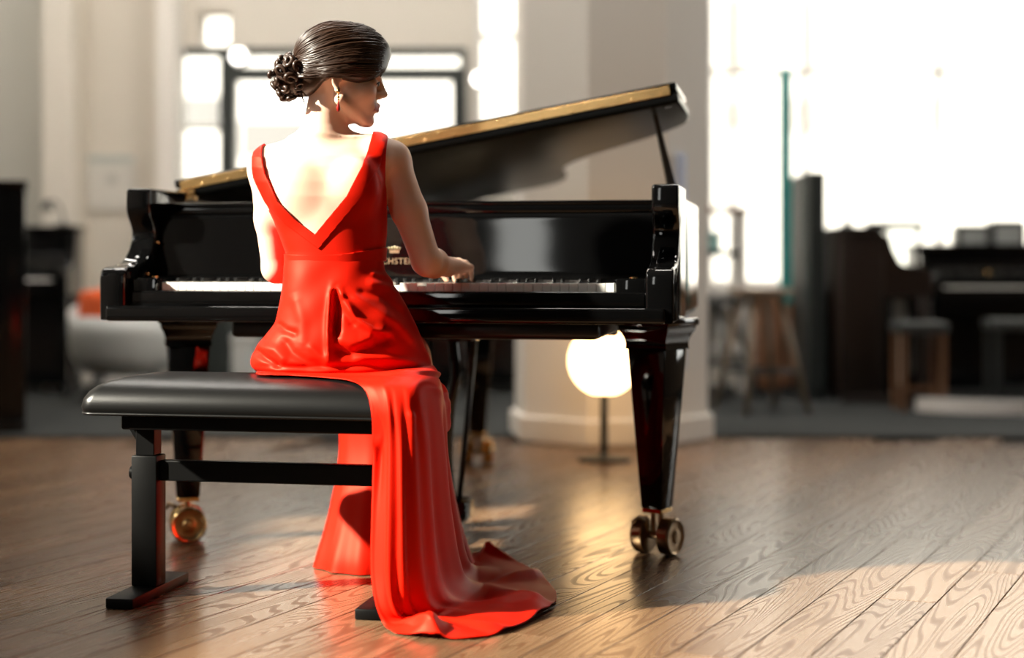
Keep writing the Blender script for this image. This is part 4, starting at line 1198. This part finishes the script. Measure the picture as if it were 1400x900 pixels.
disp += .0016 * np.sin(pu * .11 + pw * .05) * np.sin(pw * .07)
nx, ny = cu_[None, :] * .35, su_[None, :] - 0.0
nl = np.hypot(nx, ny) + 1e-6
grid[..., 0] += disp * backm * nx / nl; grid[..., 1] += disp * backm * ny / nl
grid[..., 2] = np.maximum(grid[..., 2], .5485)
hip = MB().grid([[tuple(p) for p in r] for r in grid], True).build('skirt', SATIN, dress, smooth=True)
# lap and legs: the gown runs forward over the thighs, past the bench and down to the floor
path = [(-.415, 4.0, .615, .165, .07), (-.405, 4.12, .612, .165, .072), (-.385, 4.24, .585, .170, .072), (-.365, 4.34, .525, .155, .075), (-.345, 4.385, .44, .145, .090), (-.330, 4.39, .33, .145, .105),
        (-.325, 4.385, .22, .158, .130), (-.325, 4.375, .11, .178, .165), (-.325, 4.37, .04, .195, .19), (-.325, 4.37, .003, .202, .198)]
pr = interp_rows(path, 60); sheets = []
for i, (x_, y_, z_, ra, rb) in enumerate(pr):
    j0, j1 = max(i - 1, 0), min(i + 1, len(pr) - 1)
    t = Vector(pr[j1][:3] - pr[j0][:3]).normalized()
    if i > 42: t = Vector((0, 0, -1))
    ax = Vector((1, -.17, 0)).normalized(); up = ax.cross(t).normalized()
    fold = max(0, (i - 22) / 37)
    row = []
    for k in range(120):
        a = 2 * math.pi * k / 120
        m_ = 1 + fold * (.05 * math.sin(5 * a + 1.0) + .075 * (abs(math.sin(4.5 * a + .4 + .5 * fold)) - .5) + .03 * math.sin(14 * a + 2 - fold))
        p = Vector((x_, y_, z_)) + (ax * ra * math.cos(a) + up * rb * math.sin(a)) * m_
        p.z = max(p.z, .003)
        row.append(p)
    sheets.append(row)
MB().grid(sheets, True).build('skirt_front', SATIN, dress, smooth=True)
# ------------------------------------------------------------------ back drape and train: over the bench edge, down, out across the floor
def PP(x, y, Y): return tuple(P(x, y, Y))
DR = [
    [PP(352, 508, 3.87), PP(420, 508, 3.87), PP(500, 508, 3.87), PP(552, 504, 3.88), PP(582, 500, 3.93), PP(592, 500, 4.0), PP(590, 500, 4.08)],
    [PP(354, 513, 3.825), PP(420, 514, 3.815), PP(500, 512, 3.80), PP(556, 508, 3.80), PP(590, 507, 3.86), PP(598, 508, 3.96), PP(594, 510, 4.08)],
    [PP(400, 516.5, 3.800), PP(450, 517, 3.775), PP(510, 515, 3.755), PP(563, 512, 3.745), PP(594, 515, 3.83), PP(601, 518, 3.96), PP(597, 525, 4.10)],
    [PP(466, 518, 3.742), PP(490, 521, 3.725), PP(528, 518, 3.705), PP(573, 520, 3.695), PP(601, 530, 3.79), PP(603, 535, 3.96), PP(600, 545, 4.12)],
    [PP(497, 531, 3.680), PP(512, 529, 3.668), PP(540, 530, 3.655), PP(574, 536, 3.668), PP(602, 548, 3.80), PP(607, 555, 3.96), PP(602, 568, 4.15)],
    [PP(508, 562, 3.652), PP(522, 560, 3.640), PP(545, 560, 3.632), PP(577, 565, 3.664), PP(603, 575, 3.81), PP(608, 585, 3.97), PP(606, 600, 4.20)],
    [PP(511, 610, 3.655), PP(526, 608, 3.640), PP(549, 606, 3.622), PP(580, 610, 3.672), PP(606, 620, 3.83), PP(609, 628, 3.98), PP(614, 640, 4.27)],
    [PP(509, 700, 3.638), PP(526, 700, 3.618), PP(552, 700, 3.600), PP(584, 700, 3.685), PP(612, 700, 3.86), PP(620, 700, 4.05), PP(626, 700, 4.36)],
    [PP(508, 778, 3.622), PP(526, 782, 3.600), PP(556, 786, 3.590), PP(590, 778, 3.690), PP(622, 766, 3.88), PP(632, 756, 4.12), PP(636, 742, 4.43)],
    [PP(514, 824, 3.600), PP(534, 834, 3.585), PP(566, 834, 3.610), PP(604, 820, 3.690), PP(634, 797, 3.90), PP(644, 775, 4.20), PP(642, 757, 4.46)],
    [(-.286, 3.580, .012), (-.235, 3.590, .020), (-.165, 3.630, .018), (-.105, 3.74, .016), (-.065, 3.93, .014), (-.065, 4.22, .012), (-.10, 4.48, .008)],
    [(-.268, 3.548, .006), (-.190, 3.530, .030), (-.105, 3.560, .016), (-.030, 3.70, .022), (.012, 3.92, .012), (-.005, 4.22, .010), (-.075, 4.488, .006)],
    [(-.256, 3.528, .004), (-.160, 3.478, .006), (-.050, 3.505, .005), (.050, 3.665, .008), (.108, 3.90, .005), (.066, 4.22, .004), (-.04, 4.49, .004)],
]
nu, nv = 170, 200
cols = []
for r in DR:
    c = catmull(r, 32); c = np.array([tuple(p) for p in c]); t = np.linspace(0, 1, len(c)); tt = np.linspace(0, 1, nu)
    cols.append(np.stack([np.interp(tt, t, c[:, k]) for k in range(3)], 1))
cols = np.array(cols)
dr_ = np.zeros((nv, nu, 3))
for j in range(nu):
    c = catmull([tuple(p) for p in cols[:, j]], 20); c = np.array([tuple(p) for p in c]); t = np.linspace(0, 1, len(c)); tt = np.linspace(0, 1, nv)
    dr_[:, j] = np.stack([np.interp(tt, t, c[:, k]) for k in range(3)], 1)
du = np.gradient(dr_, axis=1); dv = np.gradient(dr_, axis=0)
nrm = np.cross(du, dv); nrm /= np.linalg.norm(nrm, axis=2, keepdims=True) + 1e-9
mid = nrm[nv // 2, nu // 3]
if mid[1] > 0: nrm = -nrm
U = np.linspace(0, 1, nu)[None, :] * np.ones((nv, 1)); Vv = np.linspace(0, 1, nv)[:, None] * np.ones((1, nu))
hang = np.clip((Vv - .30) / .3, 0, 1)
floor_ = np.clip((Vv - .80) / .08, 0, 1)
dz = np.zeros(U.shape)
for (u0, u1, wdt, amp) in ((.03, .03, .03, .004), (.30, .17, .020, .007), (.34, .22, .030, -.009), (.40, .42, .030, .008), (.42, .33, .022, -.006), (.47, .52, .034, .010), (.53, .60, .026, -.009), (.62, .69, .036, .010), (.70, .76, .030, -.010), (.76, .82, .035, .012), (.86, .90, .04, -.010)):
    dz += amp * np.exp(-((U - (u0 + (u1 - u0) * Vv)) / wdt) ** 2)
dz *= hang * (1 - .75 * floor_)
# soft dents and creases near the seat edge, ripples on the floor
dz += .005 * np.exp(-((Vv - .12) / .02) ** 2) * (U < .9) - .004 * np.exp(-((Vv - .16) / .018) ** 2)
dz += .010 * np.exp(-((U - .10) / .05) ** 2 - ((Vv - .50) / .06) ** 2) * -1
rip = np.clip((Vv - .82) / .1, 0, 1)
dr_ = dr_ + nrm * dz[..., None]
dr_[..., 2] += rip * (.020 * np.maximum(0, np.sin(U * 15 + Vv * 12 + .3)) ** 4 + .013 * np.maximum(0, np.sin(U * 29 - Vv * 16)) ** 6) * np.clip((1.02 - Vv) / .05, .25, 1)
# keep the cloth clear of the bench cushion: several gentle, smoothed pushes
cb_, sb_ = math.cos(BA), math.sin(BA)
def blur(q, n):
    for _ in range(n):
        p = np.pad(q, 1, mode='edge')
        q = (p[:-2, 1:-1] + p[2:, 1:-1] + p[1:-1, :-2] + p[1:-1, 2:] + 2 * q) / 6
    return q
for it in range(6):
    X_, Y_, Z_ = dr_[..., 0] + .5925, dr_[..., 1] - 3.892, dr_[..., 2]
    lx = X_ * cb_ + Y_ * sb_; ly_ = -X_ * sb_ + Y_ * cb_
    ix, iy = hl - np.abs(lx), hd - np.abs(ly_); ins = np.minimum(ix, iy)
    need = np.interp(ins, [-.006, 0, .008, .022, .042, .075, .115, .15], [.472, .497, .513, .526, .536, .544, .5485, .550]) + .003
    low = (ins > -.011) & (Z_ < need) & (Z_ > .40)
    top = np.clip((Z_ - .495) / .03, 0, 1)                  # near the top lift, lower down push out
    zz_ = np.where(low, np.minimum(need - Z_, .03) * top, 0); am = np.where(low, np.clip(ins + .012, 0, .03) * (1 - top), 0)
    side = ix < iy
    ox = blur(np.where(side, am * np.sign(lx), 0), 6); oy = blur(np.where(side, 0, am * np.sign(ly_)), 6)
    dr_[..., 0] += ox * cb_ - oy * sb_; dr_[..., 1] += ox * sb_ + oy * cb_; dr_[..., 2] += blur(zz_, 6)
dr_[..., 2] = np.maximum(dr_[..., 2], .0035)
tr = MB().grid([[tuple(p) for p in r] for r in dr_]).build('train', SATIN, dress, smooth=True)
md = tr.modifiers.new('cloth thickness', 'SOLIDIFY'); md.thickness = .0025; md.offset = 0
